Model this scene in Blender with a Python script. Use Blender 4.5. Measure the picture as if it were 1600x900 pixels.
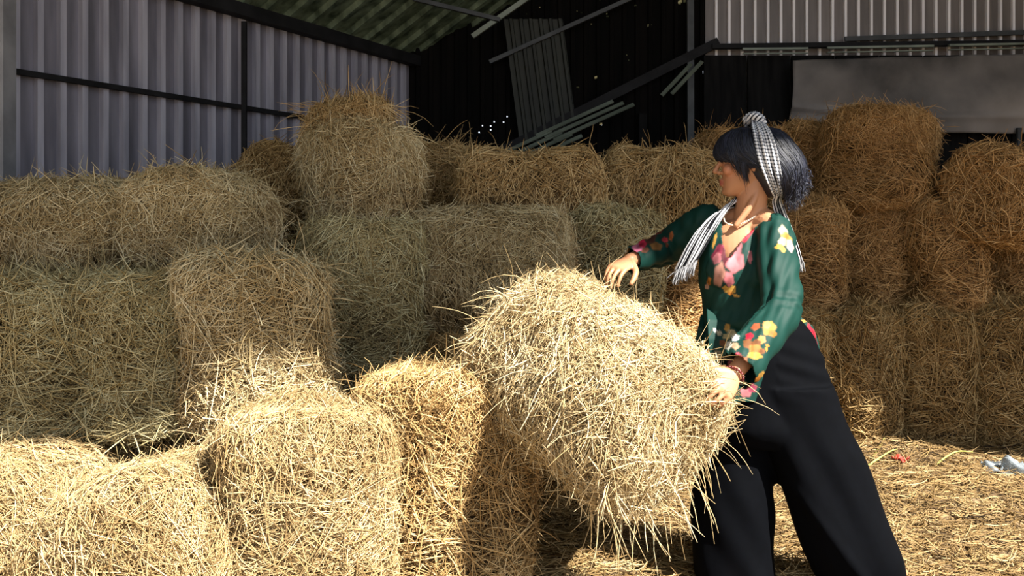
import bpy, bmesh, math, random
import numpy as np
from mathutils import Vector, Matrix, Euler

# ------------------------------------------------------------------ camera, world, sun, exposure
SC = bpy.context.scene
COL = SC.collection
for o in list(bpy.data.objects):
    bpy.data.objects.remove(o)
CAM_H, FPX, HOR = 1.22, 1400.0, 365.0
cam = bpy.data.cameras.new('camera')
cam_o = bpy.data.objects.new('camera', cam); COL.objects.link(cam_o)
cam.sensor_width = 36.0
cam.lens = 36.0 * FPX / 1600.0
cam.shift_y = -(450.0 - HOR) / 1600.0
cam.clip_end = 200
cam_o.location = (0, 0, CAM_H)
cam_o.rotation_euler = (math.pi / 2, 0, 0)
SC.camera = cam_o

SUN_DIR = Vector((0.52, -0.46, 0.72)).normalized()
sun = bpy.data.lights.new('sun', 'SUN')
sun.energy = 15.5
sun.angle = math.radians(0.6)
sun.color = (1.0, 0.95, 0.87)
sun_o = bpy.data.objects.new('sun', sun); COL.objects.link(sun_o)
sun_o.location = (8, -8, 10)
sun_o.rotation_euler = SUN_DIR.to_track_quat('Z', 'Y').to_euler()

world = bpy.data.worlds.new('sky'); SC.world = world
world.use_nodes = True
bg = world.node_tree.nodes['Background']
bg.inputs[0].default_value = (0.80, 0.88, 1.0, 1)
bg.inputs[1].default_value = 1.35

SC.view_settings.view_transform = 'Standard'
SC.view_settings.look = 'None'
SC.view_settings.exposure = 0.25
SC.view_settings.gamma = 1
SC.view_settings.use_curve_mapping = False

RNG = np.random.default_rng(7)
def P(px, py, Y):
    """point at depth Y seen in the 1600x900 frame at px,py"""
    return Vector(((px - 800) / FPX * Y, Y, CAM_H - (py - HOR) / FPX * Y))

# ------------------------------------------------------------------ helpers
def tag(o, label=None, cat=None, group=None, kind=None):
    if label: o['label'] = label
    if cat: o['category'] = cat
    if group: o['group'] = group
    if kind: o['kind'] = kind
    return o

def link(name, me, mat=None, parent=None):
    o = bpy.data.objects.new(name, me)
    COL.objects.link(o)
    if mat is not None:
        me.materials.clear(); me.materials.append(mat)
    if parent is not None:
        o.parent = parent
    return o

def empty(name, loc=(0, 0, 0)):
    o = bpy.data.objects.new(name, None); COL.objects.link(o)
    o.empty_display_size = 0.1
    o.location = loc
    return o

def np_mesh(name, V, Q, tone=None, smooth=True):
    """mesh from numpy verts and quads, with an optional float point attribute"""
    me = bpy.data.meshes.new(name)
    V = np.ascontiguousarray(V, dtype=np.float32); Q = np.ascontiguousarray(Q, dtype=np.int32)
    me.vertices.add(len(V)); me.vertices.foreach_set('co', V.ravel())
    n = len(Q)
    me.loops.add(n * 4); me.loops.foreach_set('vertex_index', Q.ravel())
    me.polygons.add(n)
    me.polygons.foreach_set('loop_start', np.arange(0, n * 4, 4, dtype=np.int32))
    me.polygons.foreach_set('use_smooth', np.full(n, smooth, dtype=bool))
    if tone is not None:
        a = me.attributes.new('tone', 'FLOAT', 'POINT')
        a.data.foreach_set('value', np.ascontiguousarray(tone, dtype=np.float32))
    me.update(calc_edges=True)
    return me

def box_bm(bm, c, size, rot=None):
    r = bmesh.ops.create_cube(bm, size=1.0)
    M = Matrix.Translation(Vector(c)) @ (rot.to_4x4() if rot is not None else Matrix.Identity(4)) @ Matrix.Diagonal((*size, 1))
    bmesh.ops.transform(bm, matrix=M, verts=r['verts'])
    return r['verts']

def bar_bm(bm, a, b, w, h, upv=(0, 0, 1)):
    """rectangular bar from a to b"""
    a = Vector(a); b = Vector(b); d = b - a
    x = d.normalized(); s = x.cross(Vector(upv))
    if s.length < 1e-4: s = x.cross(Vector((0, 1, 0)))
    s.normalize(); u = s.cross(x)
    rot = Matrix((x, s, u)).transposed()
    return box_bm(bm, (a + b) / 2, (d.length, w, h), rot)

def angle_bar_bm(bm, a, b, w, t=0.006, upv=(0, 0, 1)):
    """steel angle: two thin legs at right angles"""
    a = Vector(a); b = Vector(b); x = (b - a).normalized()
    s = x.cross(Vector(upv))
    if s.length < 1e-4: s = x.cross(Vector((0, 1, 0)))
    s.normalize(); u = s.cross(x)
    bar_bm(bm, a, b, w, t, upv)
    bar_bm(bm, a + s * (w / 2) - u * (w / 2), b + s * (w / 2) - u * (w / 2), t, w, upv)

def bm_obj(name, bm, mat, parent=None, bevel=0.0, smooth=False):
    if bevel > 0:
        bmesh.ops.bevel(bm, geom=bm.edges[:], offset=bevel, segments=1, affect='EDGES')
    me = bpy.data.meshes.new(name); bm.to_mesh(me); bm.free()
    if smooth:
        me.polygons.foreach_set('use_smooth', [True] * len(me.polygons))
    return link(name, me, mat, parent)

# ------------------------------------------------------------------ materials
def new_mat(name):
    m = bpy.data.materials.new(name); m.use_nodes = True
    nt = m.node_tree
    return m, nt, nt.nodes['Principled BSDF']

def N(nt, kind, **kw):
    n = nt.nodes.new(kind)
    for k, v in kw.items(): setattr(n, k, v)
    return n

def ramp(nt, fac, stops):
    r = N(nt, 'ShaderNodeValToRGB')
    e = r.color_ramp.elements
    while len(e) < len(stops): e.new(0.5)
    for i, (p, c) in enumerate(stops):
        e[i].position = p; e[i].color = (*c, 1)
    if fac is not None: nt.links.new(fac, r.inputs[0])
    return r

def straw_mat():
    m, nt, b = new_mat('straw')
    at = N(nt, 'ShaderNodeAttribute', attribute_name='tone')
    tc = N(nt, 'ShaderNodeTexCoord')
    nz = N(nt, 'ShaderNodeTexNoise'); nz.inputs['Scale'].default_value = 5.0; nz.inputs['Detail'].default_value = 3
    nt.links.new(tc.outputs['Object'], nz.inputs['Vector'])
    mr = N(nt, 'ShaderNodeMapRange'); mr.inputs['From Min'].default_value = 0.3; mr.inputs['From Max'].default_value = 0.7
    mr.inputs['To Min'].default_value = -0.14; mr.inputs['To Max'].default_value = 0.14
    nt.links.new(nz.outputs[0], mr.inputs[0])
    ad = N(nt, 'ShaderNodeMath', operation='ADD'); nt.links.new(at.outputs['Fac'], ad.inputs[0]); nt.links.new(mr.outputs[0], ad.inputs[1])
    r = ramp(nt, ad.outputs[0], [(0.0, (0.030, 0.017, 0.007)), (0.25, (0.17, 0.112, 0.048)), (0.5, (0.37, 0.270, 0.130)),
                                  (0.75, (0.55, 0.435, 0.245)), (1.0, (0.76, 0.66, 0.44))])
    oi = N(nt, 'ShaderNodeObjectInfo')
    mx = N(nt, 'ShaderNodeMix', data_type='RGBA', blend_type='MULTIPLY'); mx.inputs[0].default_value = 1
    nt.links.new(r.outputs[0], mx.inputs[6]); nt.links.new(oi.outputs['Color'], mx.inputs[7])
    nt.links.new(mx.outputs[2], b.inputs['Base Color'])
    b.inputs['Roughness'].default_value = 0.55
    b.inputs['Specular IOR Level'].default_value = 0.25
    return m

def metal_mat(name, c1, c2, rough=0.55, scale=3.0, metallic=0.25, streak=True, spec=0.5):
    m, nt, b = new_mat(name)
    tc = N(nt, 'ShaderNodeTexCoord')
    mp = N(nt, 'ShaderNodeMapping'); mp.inputs['Scale'].default_value = (6, 6, 0.7) if streak else (1, 1, 1)
    nt.links.new(tc.outputs['Object'], mp.inputs[0])
    nz = N(nt, 'ShaderNodeTexNoise'); nz.inputs['Scale'].default_value = scale; nz.inputs['Detail'].default_value = 6
    nt.links.new(mp.outputs[0], nz.inputs['Vector'])
    r = ramp(nt, nz.outputs[0], [(0.35, c1), (0.68, c2)])
    nt.links.new(r.outputs[0], b.inputs['Base Color'])
    b.inputs['Roughness'].default_value = rough; b.inputs['Metallic'].default_value = metallic
    b.inputs['Specular IOR Level'].default_value = spec
    return m

def plain_mat(name, c, rough=0.6, metallic=0.0, spec=0.4):
    m, nt, b = new_mat(name)
    tc = N(nt, 'ShaderNodeTexCoord')
    nz = N(nt, 'ShaderNodeTexNoise'); nz.inputs['Scale'].default_value = 30
    nt.links.new(tc.outputs['Object'], nz.inputs['Vector'])
    r = ramp(nt, nz.outputs[0], [(0.3, tuple(x * 0.85 for x in c)), (0.7, tuple(min(1, x * 1.12) for x in c))])
    nt.links.new(r.outputs[0], b.inputs['Base Color'])
    b.inputs['Roughness'].default_value = rough; b.inputs['Metallic'].default_value = metallic
    b.inputs['Specular IOR Level'].default_value = spec
    return m

def col_mat(name, rough=0.6, spec=0.3, sss=0.0, bump=0.0, bscale=400):
    """material that reads the painted cloth / skin print from the point colour"""
    m, nt, b = new_mat(name)
    at = N(nt, 'ShaderNodeAttribute', attribute_name='print')
    nt.links.new(at.outputs['Color'], b.inputs['Base Color'])
    b.inputs['Roughness'].default_value = rough; b.inputs['Specular IOR Level'].default_value = spec
    if sss > 0:
        b.inputs['Subsurface Weight'].default_value = sss
        b.inputs['Subsurface Radius'].default_value = (0.012, 0.005, 0.003)
        b.inputs['Subsurface Scale'].default_value = 1.0
    if bump > 0:
        tc = N(nt, 'ShaderNodeTexCoord')
        nz = N(nt, 'ShaderNodeTexNoise'); nz.inputs['Scale'].default_value = bscale
        nt.links.new(tc.outputs['Object'], nz.inputs['Vector'])
        bp = N(nt, 'ShaderNodeBump'); bp.inputs['Strength'].default_value = bump; bp.inputs['Distance'].default_value = 0.002
        nt.links.new(nz.outputs[0], bp.inputs['Height']); nt.links.new(bp.outputs[0], b.inputs['Normal'])
    return m

M_STRAW = straw_mat()
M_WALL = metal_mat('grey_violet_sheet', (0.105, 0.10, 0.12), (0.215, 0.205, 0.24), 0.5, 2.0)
M_WALL_LIT = metal_mat('lit_violet_rib', (0.26, 0.255, 0.30), (0.46, 0.45, 0.51), 0.5, 2.0)  # light on the left wall's ribs, put into a paler colour
M_ROOF = metal_mat('grey_green_roof_sheet', (0.035, 0.055, 0.035), (0.22, 0.29, 0.20), 0.45, 2.0, 0.4)
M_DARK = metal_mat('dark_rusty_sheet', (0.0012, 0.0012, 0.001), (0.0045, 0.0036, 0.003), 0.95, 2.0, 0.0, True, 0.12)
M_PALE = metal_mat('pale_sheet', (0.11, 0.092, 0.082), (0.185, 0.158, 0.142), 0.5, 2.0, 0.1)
M_RIB = metal_mat('whitish_rib', (0.74, 0.72, 0.74), (0.90, 0.88, 0.90), 0.5, 2.0, 0.0)  # rib tops and flanks whiter than the pans between
M_STEEL = metal_mat('dark_steel', (0.004, 0.004, 0.0045), (0.011, 0.011, 0.012), 0.7, 8.0, 0.0, False, 0.2)
M_STEEL2 = metal_mat('grey_steel', (0.022, 0.025, 0.026), (0.055, 0.06, 0.062), 0.6, 8.0, 0.1, False)
M_GALV = metal_mat('galvanised_offcut', (0.10, 0.12, 0.09), (0.20, 0.23, 0.18), 0.5, 4.0, 0.1, False)
M_SHEETG = metal_mat('greenish_old_sheet', (0.006, 0.008, 0.005), (0.018, 0.020, 0.013), 0.7, 2.0, 0.0)
M_CONC = metal_mat('concrete', (0.16, 0.16, 0.17), (0.26, 0.26, 0.27), 0.85, 6.0, 0.0, False)
M_TARP = metal_mat('grey_brown_tarp', (0.04, 0.036, 0.033), (0.34, 0.30, 0.27), 0.7, 1.1, 0.0, False)
M_BOARD = metal_mat('dark_board', (0.003, 0.003, 0.003), (0.010, 0.0095, 0.009), 0.85, 4.0, 0.0, True, 0.12)

def floor_mat():
    m, nt, b = new_mat('straw_strewn_earth')
    tc = N(nt, 'ShaderNodeTexCoord')
    nz = N(nt, 'ShaderNodeTexNoise'); nz.inputs['Scale'].default_value = 14; nz.inputs['Detail'].default_value = 8
    nt.links.new(tc.outputs['Object'], nz.inputs['Vector'])
    r = ramp(nt, nz.outputs[0], [(0.3, (0.10, 0.065, 0.03)), (0.55, (0.23, 0.155, 0.075)), (0.75, (0.36, 0.26, 0.135))])
    nt.links.new(r.outputs[0], b.inputs['Base Color'])
    b.inputs['Roughness'].default_value = 0.9
    bp = N(nt, 'ShaderNodeBump'); bp.inputs['Distance'].default_value = 0.02
    nt.links.new(nz.outputs[0], bp.inputs['Height']); nt.links.new(bp.outputs[0], b.inputs['Normal'])
    return m
M_FLOOR = floor_mat()

# ------------------------------------------------------------------ the barn shell
U = Vector((0.485, 0.874, 0)).normalized()      # along the left wall, away from the camera
ACR = Vector((U.y, -U.x, 0))                    # across the barn, to the right
CORNER = Vector((-0.80, 6.95, 0))
EAVE = 2.58
GRAD = 0.538                                    # rise of the roof across the barn
ROOF_FRONT = -0.81  # unseen roof edge, placed so its shadow crosses bales and figure
def roof_z(x, y):
    return EAVE + 0.04 + GRAD * ((Vector((x, y, 0)) - CORNER).dot(ACR))

def corrugated(name, org, uvec, ulen, vvec, vlen, nrm, pitch, h, mat, nv=1, holes=(), prof=None, parent=None, thick=0.0, tops=None):
    """ribbed sheet: ribs run along vvec, repeat along uvec, rise along nrm"""
    org = Vector(org); uvec = Vector(uvec).normalized(); vvec = Vector(vvec).normalized(); nrm = Vector(nrm).normalized()
    prof = prof or [(0, 0), (0.50, 0), (0.60, 1), (0.84, 1), (0.94, 0)]
    us, hs, rib = [], [], []
    n = int(ulen / pitch)
    for i in range(n):
        for k, (a, b) in enumerate(prof):
            us.append((i + a) * pitch); hs.append(b * h)
    us.append(n * pitch); hs.append(0)
    us = np.array(us); hs = np.array(hs); vs = np.linspace(0, vlen, nv + 1)
    A = np.array(org)[None, None] + us[:, None, None] * np.array(uvec) + vs[None, :, None] * np.array(vvec) + hs[:, None, None] * np.array(nrm)
    nu = len(us); V = A.reshape(-1, 3)
    I, J = np.meshgrid(np.arange(nu - 1), np.arange(nv), indexing='ij')
    I = I.ravel(); J = J.ravel(); s = nv + 1
    Q = np.stack([I * s + J, (I + 1) * s + J, (I + 1) * s + J + 1, I * s + J + 1], 1)
    if len(holes):
        uc = (us[I] + us[I + 1]) / 2; vc = (vs[J] + vs[J + 1]) / 2
        keep = np.ones(len(Q), bool)
        for (hu, hv, r) in holes:
            d = (uc - hu) ** 2 + (vc - hv) ** 2
            k = np.where(d < r * r)[0]
            keep[k if len(k) else [int(np.argmin(d))]] = False
        Q = Q[keep]; I = I[keep]
    me = np_mesh(name, V, Q, smooth=False)
    o = link(name, me, mat, parent)
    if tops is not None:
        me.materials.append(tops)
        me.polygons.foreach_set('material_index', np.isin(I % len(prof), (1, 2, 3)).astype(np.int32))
    if thick > 0:
        md = o.modifiers.new('thickness', 'SOLIDIFY'); md.thickness = thick; md.offset = 0
    return o

def structure(o):
    o['kind'] = 'structure'; return o

# ground: earth floor with a gentle straw mound at the right
def mound(x, y):
    return (0.07 * np.exp(-((y - 4.78) / .22) ** 2) * (1 / (1 + np.exp(-(x - 1.35) * 8))) * (1 + .3 * np.sin(x * 7)) + 0.045 * np.exp(-(((x - 2.0) / 0.8) ** 2 + ((y - 4.2) / 0.55) ** 2)) + 0.012 * np.sin(x * 5.1 + 1) * np.sin(y * 4.3) *
            np.exp(-(((x - 1.2) / 2.4) ** 2 + ((y - 4) / 1.6) ** 2)))
gx = np.concatenate([np.linspace(-30, -3, 8), np.linspace(-2.8, 4.6, 90), np.linspace(5, 40, 8)])
gy = np.concatenate([np.linspace(-40, 1.6, 8), np.linspace(1.8, 6.9, 70), np.linspace(7.5, 40, 8)])
GX, GY = np.meshgrid(gx, gy, indexing='ij')
GZ = mound(GX, GY)
nI, nJ = len(gx), len(gy)
I, J = np.meshgrid(np.arange(nI - 1), np.arange(nJ - 1), indexing='ij'); I = I.ravel(); J = J.ravel()
structure(link('floor', np_mesh('floor', np.stack([GX, GY, GZ], -1).reshape(-1, 3),
          np.stack([I * nJ + J, (I + 1) * nJ + J, (I + 1) * nJ + J + 1, I * nJ + J + 1], 1)), M_FLOOR))

WL = 12.3
structure(corrugated('wall_left', CORNER, -U, WL, (0, 0, 1), EAVE, ACR, 0.118, 0.030, M_WALL, tops=M_WALL_LIT,
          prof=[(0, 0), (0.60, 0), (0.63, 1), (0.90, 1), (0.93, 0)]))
# back wall: dark sheets left of the post, holed by rust, with a pale ribbed stretch above the rail at the right
BY = 6.95
def holes_px(lst):
    return [((P(x, y, BY).x + 0.9), P(x, y, BY).z, r * .62) for (x, y, r) in lst]
HOLES = holes_px([(909, 20, 0.012), (902, 17, 0.01), (948, 22, 0.012), (949, 26, 0.01), (1012, 41, 0.012), (1018, 40, 0.01), (931, 121, 0.016),
                  (903, 137, 0.012), (754, 197, 0.012), (767, 197, 0.01), (766, 202, 0.01), (772, 191, 0.01), (787, 191, 0.01), (792, 183, 0.01),
                  (748, 206, 0.01), (824, 21, 0.01), (844, 12, 0.01), (924, 38, 0.008), (979, 86, 0.008), (983, 95, 0.008), (1062, 3, 0.03),
                  (1070, 2, 0.02), (937, 1, 0.012), (938, 194, 0.022), (1091, 80, 0.024), (1100, 113, 0.018), (993, 9, 0.01), (828, 110, 0.008)])
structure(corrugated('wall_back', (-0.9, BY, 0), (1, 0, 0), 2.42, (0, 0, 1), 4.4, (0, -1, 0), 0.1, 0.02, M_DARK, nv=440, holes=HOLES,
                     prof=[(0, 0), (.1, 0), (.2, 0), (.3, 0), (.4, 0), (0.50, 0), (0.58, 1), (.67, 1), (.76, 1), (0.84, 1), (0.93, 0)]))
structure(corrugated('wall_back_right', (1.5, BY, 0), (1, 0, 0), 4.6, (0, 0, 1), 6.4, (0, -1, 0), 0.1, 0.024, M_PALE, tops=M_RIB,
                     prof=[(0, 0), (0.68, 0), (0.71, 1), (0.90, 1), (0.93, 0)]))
def shade_wall():
    # unseen wall; its slanted front edge is shaped to cast the shadow line
    pitch, h = 0.12, 0.024
    V, Q = [], []
    y = -0.8
    while y < 6.95:
        for a, b in ((0, 0), (0.5, 0), (0.6, 1), (0.84, 1), (0.94, 0)):
            yy = y + a * pitch
            zb = float(np.interp(-yy, [-2.65, -2.52, -2.12, -1.98, -0.72, 0.0], [0.0, 3.32, 4.40, 4.94, 6.75, 7.6]))
            V += [(5.0 - b * h, yy, zb), (5.0 - b * h, yy, max(zb, roof_z(5.0, yy) + .02))]
        y += pitch
    n = len(V) // 2
    Q = [(2 * i, 2 * i + 2, 2 * i + 3, 2 * i + 1) for i in range(n - 1)]
    structure(link('wall_right_shade', np_mesh('wall_right_shade', np.array(V), np.array(Q), smooth=False), M_PALE))
shade_wall()
# roof: one long slope rising from the left wall, open at the front
SL = (ACR + Vector((0, 0, GRAD))).normalized()
ROOF_N = -(SL.cross(U)); ROOF_N = ROOF_N if ROOF_N.z < 0 else -ROOF_N
def roof_sheet():
    # ribs run up the slope; cut off along the open front (constant y)
    pitch, h = 0.2, 0.03
    prof = [(0, 0), (0.5, 0), (0.6, 1), (0.82, 1), (0.92, 0)]
    V, Q = [], []
    start = CORNER + U * 4.2 - ACR * 0.25  # carried on behind the back wall, out of view, to block the sun
    start.z = roof_z(start.x, start.y)
    us = []
    for i in range(int(21.5 / pitch)):
        for a, b in prof: us.append(((i + a) * pitch, b * h))
    for (u, hh) in us:
        a = start - U * u
        smax = 20.0
        # clip so that y >= ROOF_FRONT along the slope direction
        s0, s1 = 0.0, smax
        if a.y < ROOF_FRONT: s1 = 0.0
        else: s1 = max(0.0, min(smax, (a.y - ROOF_FRONT) / -SL.y, (5.5 - a.x) / SL.x))  # unseen right edge cut short to let sun reach the rear bales
        for s in (s0, s1):
            V.append(tuple(a + SL * s - ROOF_N * 0.0 + ROOF_N * hh))
    n = len(us)
    for i in range(n - 1):
        Q.append((2 * i, 2 * i + 1, 2 * i + 3, 2 * i + 2))
    return structure(link('ceiling', np_mesh('ceiling', np.array(V), np.array(Q), smooth=False), M_ROOF))
roof_sheet()

def bar_thing(name, mat, segs, label, cat='beam', group=None, angle=False, up=(0, 0, 1), kind=None):
    bm = bmesh.new()
    for (a, b, w, h) in segs:
        if angle: angle_bar_bm(bm, a, b, w, 0.006, up)
        else: bar_bm(bm, a, b, w, h, up)
    o = bm_obj(name, bm, mat)
    tag(o, label, cat, group, kind)
    return o

def on_left(t, z, off=0.0):        # t metres from the back corner toward the camera along the left wall
    p = CORNER - U * t + ACR * off
    return Vector((p.x, p.y, z))
# eave beam, girt, post on the left wall
bar_thing('trim_1', M_STEEL, [(on_left(0, EAVE - 0.03, 0.07), on_left(WL, EAVE - 0.03, 0.07), 0.08, 0.075)], None, None, kind='structure')
bar_thing('wall_girt', M_STEEL, [(on_left(0.02, 1.985, 0.045), on_left(7.0, 1.955, 0.045), 0.026, 0.026)],
          'thin dark horizontal steel rail along the grey corrugated left wall', 'rail')
bar_thing('wall_post', M_STEEL, [(on_left(1.77, 0, 0.06), on_left(1.77, EAVE - 0.09, 0.06), 0.028, 0.03)],
          'thin dark vertical steel post standing against the grey left wall', 'post', up=(0, 1, 0))
bm = bmesh.new()
pc = P(-6, 500, 3.95)
box_bm(bm, (pc.x, pc.y, 1.28), (0.12, 0.12, 2.56))
o = bm_obj('concrete_post', bm, M_CONC, bevel=0.008)
tag(o, 'grey concrete post at the left edge in front of the corrugated wall', 'post')

# back wall framing
bar_thing('diagonal_brace', M_STEEL2, [(P(765, 97, BY - 0.12), P(1000, -9, BY - 0.12), 0.035, 0.03)],
          'thin grey diagonal bar crossing the dark back wall up to the right', 'brace')
bar_thing('roof_brace', M_STEEL2, [(P(646, -2, 6.2), P(781, 31, 6.2), 0.035, 0.028)],
          'grey steel bar under the dark roof running down to the right', 'brace')
bar_thing('verge_strip', M_GALV, [(P(738, 57, 6.6), P(840, -14, 6.6), 0.03, 0.035)],
          'pale metal strip along the edge of the dark roof', 'trim strip')
bar_thing('back_post', M_STEEL2, [(P(1080, 220, BY - 0.07) + Vector((0, 0, -1.9)), P(1078, -30, BY - 0.07), 0.05, 0.05)],
          'grey steel upright where the dark back wall meets the pale ribbed wall', 'post', up=(0, 1, 0))
bar_thing('timber_upright', M_BOARD, [((P(1009, 0, BY - .08).x, BY - .08, 0), P(1004, 178, BY - .08), 0.06, 0.05)],
          'dark slim timber upright against the back wall left of the steel post', 'post', up=(0, 1, 0))
bar_thing('timber_upright', M_BOARD, [((P(925, 0, BY - .10).x, BY - .10, 0), P(893, 190, BY - .10), 0.09, 0.05)],
          'dark leaning timber upright below the pale sheet offcuts of the back wall', 'post', up=(0, 1, 0))
# old greenish sheet hung on the dark wall
a = P(812, 222, BY - 0.09)
sh = corrugated('old_metal_sheet', (a.x, a.y, a.z), (1, 0, -0.0), 0.45, (-0.13, 0, 1), 0.95, (0, -1, 0), 0.075, 0.022, M_SHEETG, thick=0.003)
tag(sh, 'narrow leaning dull green corrugated sheet fixed to the dark back wall', 'metal sheet')
# sloping beam with galvanised offcuts
cv = empty('sloping_lean_to', P(945, 150, 6.90))
cvl = cv.location.copy()
bm = bmesh.new(); bar_bm(bm, P(770, 243, 6.87) - cvl, P(1122, 66, 6.87) - cvl, 0.06, 0.07)
bm_obj('beam', bm, M_STEEL, cv)
for (x0, y0, x1, y1, nrib, off) in ((777, 243, 866, 204, 4, 4), (838, 212, 962, 158, 3, 3), (1034, 149, 1084, 100, 2, 0)):
    a, b = P(x0, y0, 6.82), P(x1 - 4, y1, 6.82)
    d = (b - a).normalized(); nn = Vector((d.z, 0, -d.x))     # below the slope
    back = (nn * 0.75 + Vector((0, -0.66, 0))).normalized()
    bm = bmesh.new()
    for k in range(nrib):
        q = back * (0.062 * k)
        sh = d * (0.05 * k)
        bar_bm(bm, a + q + sh - cvl, b + q + sh * 1.2 - cvl, 0.030, 0.010, back.cross(d))
    bm_obj('roof_sheet_offcut', bm, M_GALV, cv)
tag(cv, 'dark sloping beam carrying three strips of pale ribbed metal on the dark back wall', 'lean-to roof')

# rail, board, tarp on the right
rl = empty('wall_rail', P(1360, 72, 6.85)); rll = rl.location.copy()
bm = bmesh.new(); bar_bm(bm, P(1112, 73, 6.85) - rll, P(1680, 66, 6.85) - rll, 0.06, 0.035)
bm_obj('rail_beam', bm, M_STEEL, rl)
for (xa, xb, ya, yb) in ((1160, 1262, 76, 75), (1292, 1458, 74, 71), (1482, 1680, 70, 66)):
    bm = bmesh.new(); bar_bm(bm, P(xa, ya + 1, 6.79) - rll, P(xb, yb + 1, 6.79) - rll, 0.03, 0.016)
    bar_bm(bm, P(xa, ya + 8, 6.78) - rll, P(xb, yb + 8, 6.78) - rll, 0.02, 0.008)
    bm_obj('edge_highlight', bm, M_GALV, rl)  # pale bars added as the highlights along the steel rail
tag(rl, 'long dark rail with pale edge highlights below the white-ribbed wall', 'rail')
bar_thing('upper_rail', M_STEEL2, [(P(1320, 61, 6.88), P(1700, 47, 6.88), 0.025, 0.035)],
          'slim grey rail across the white-ribbed wall just above the long dark rail', 'rail')

def grid_sheet(name, fn, nu, nv, mat, thick, parent=None):
    u = np.linspace(0, 1, nu); v = np.linspace(0, 1, nv)
    UU, VV = np.meshgrid(u, v, indexing='ij')
    V = fn(UU.ravel(), VV.ravel())
    I, J = np.meshgrid(np.arange(nu - 1), np.arange(nv - 1), indexing='ij'); I = I.ravel(); J = J.ravel()
    Q = np.stack([I * nv + J, (I + 1) * nv + J, (I + 1) * nv + J + 1, I * nv + J + 1], 1)
    me = np_mesh(name, V, Q)
    uvl = me.uv_layers.new(name='uv')
    li = Q.ravel()
    uvl.data.foreach_set('uv', np.stack([UU.ravel()[li], VV.ravel()[li]], 1).astype(np.float32).ravel())
    o = link(name, me, mat, parent)
    if thick > 0:
        md = o.modifiers.new('thickness', 'SOLIDIFY'); md.thickness = thick; md.offset = 0
    return o

x0, x1 = P(1099, 0, 6.86).x, P(1720, 0, 6.86).x
bm = bmesh.new()
zb, zt = 0.0, P(0, 86, 6.86).z
npl = 9
for i in range(npl):
    w = (x1 - x0) / npl
    box_bm(bm, (x0 + (i + .5) * w, 6.885, (zb + zt) / 2), (w - 0.012, 0.03, zt - zb))
structure(bm_obj('wall_lining_back', bm, M_BOARD, bevel=0.003))
A, B = P(1237, 96, 6.80), P(1690, 205, 6.80)
def tarp_fn(u, v):
    x = A.x + (B.x - A.x) * u - 0.02 * v * (1 - u)
    top = A.z + 0.07 * u
    bot = P(0, 186, 6.8).z - 0.11 * np.clip(u * 2.2, 0, 1)
    z = top + (bot - top) * v
    y = 6.80 - 0.03 - 0.035 * np.sin(u * 5 + 1.2) * np.sin(v * 4 + u * 3) - 0.02 * np.sin(u * 9 + v * 4) * v - 0.012 * np.sin(u * 23 - v * 6) - 0.02 * np.exp(-((v - .8) / .05) ** 2) - 0.03 * np.exp(-((u - .62 - .1 * v) / .05) ** 2) * (1 - v)
    return np.stack([x, y, z], 1)
o = grid_sheet('grey_tarp', tarp_fn, 80, 40, M_TARP, 0.004)
tag(o, 'grey brown tarpaulin sheet hung below the rail on the right wall', 'tarpaulin')
bar_thing('corner_post', M_STEEL2, [((P(1592, 0, 6.75).x, 6.75, 0), P(1592, 200, 6.75), 0.03, 0.03)],
          'slim grey metal post under the tarpaulin at the right edge', 'post', up=(0, 1, 0))

# ------------------------------------------------------------------ straw
def sdf_dir(p, R, H, c):
    rho = np.maximum(np.hypot(p[:, 0], p[:, 1]), 1e-6)
    er = np.stack([p[:, 0] / rho, p[:, 1] / rho, np.zeros(len(p))], 1)
    sz = np.where(p[:, 2] >= 0, 1.0, -1.0)
    qx = rho - (R - c); qz = np.abs(p[:, 2]) - (H - c)
    ax = np.maximum(qx, 0); az = np.maximum(qz, 0)
    L = np.hypot(ax, az)
    inside = L < 1e-9
    d = L + np.where(inside, np.minimum(np.maximum(qx, qz), 0), 0) - c
    wx = np.where(inside, (qx > qz).astype(float), ax / np.maximum(L, 1e-9))
    wz = np.where(inside, (qx <= qz).astype(float), az / np.maximum(L, 1e-9))
    n = er * wx[:, None]; n[:, 2] = wz * sz
    return d, n

def lump_fn(seed, amp):
    g = np.random.default_rng(seed + 991)
    K = g.normal(size=(9, 3)); K /= np.linalg.norm(K, axis=1)[:, None]
    K *= g.uniform(6, 22, size=(9, 1)); ph = g.uniform(0, 6.28, 9); am = g.uniform(.4, 1, 9); am *= amp / np.sqrt((am ** 2).sum() / 2)
    return lambda p: (np.sin(p @ K.T + ph) * am).sum(1)

def prisms(paths, nrm, w, tone, taper=None):
    """closed-section straws: triangular tubes along paths (n,k,3)"""
    n, k, _ = paths.shape
    T = np.gradient(paths, axis=1); T /= np.maximum(np.linalg.norm(T, axis=2, keepdims=True), 1e-9)
    S = np.cross(T, nrm); S /= np.maximum(np.linalg.norm(S, axis=2, keepdims=True), 1e-9)
    Nn = np.cross(S, T)
    tp = np.ones(k) if taper is None else np.asarray(taper)
    ww = w[:, None, None] * tp[None, :, None]
    a = paths + S * ww * .5 - Nn * ww * .25
    b = paths - S * ww * .5 - Nn * ww * .25
    c = paths + Nn * ww * .45
    V = np.stack([a, b, c], 2).reshape(n, k * 3, 3)
    base = np.arange(n)[:, None, None, None] * (k * 3) + np.arange(k - 1)[None, :, None, None] * 3
    f = np.array([[0, 3, 4, 1], [1, 4, 5, 2], [2, 5, 3, 0]])[None, None]
    Q = (base + f).reshape(-1, 4)
    tn = np.repeat(tone, k * 3)
    return V.reshape(-1, 3), Q, tn

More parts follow.
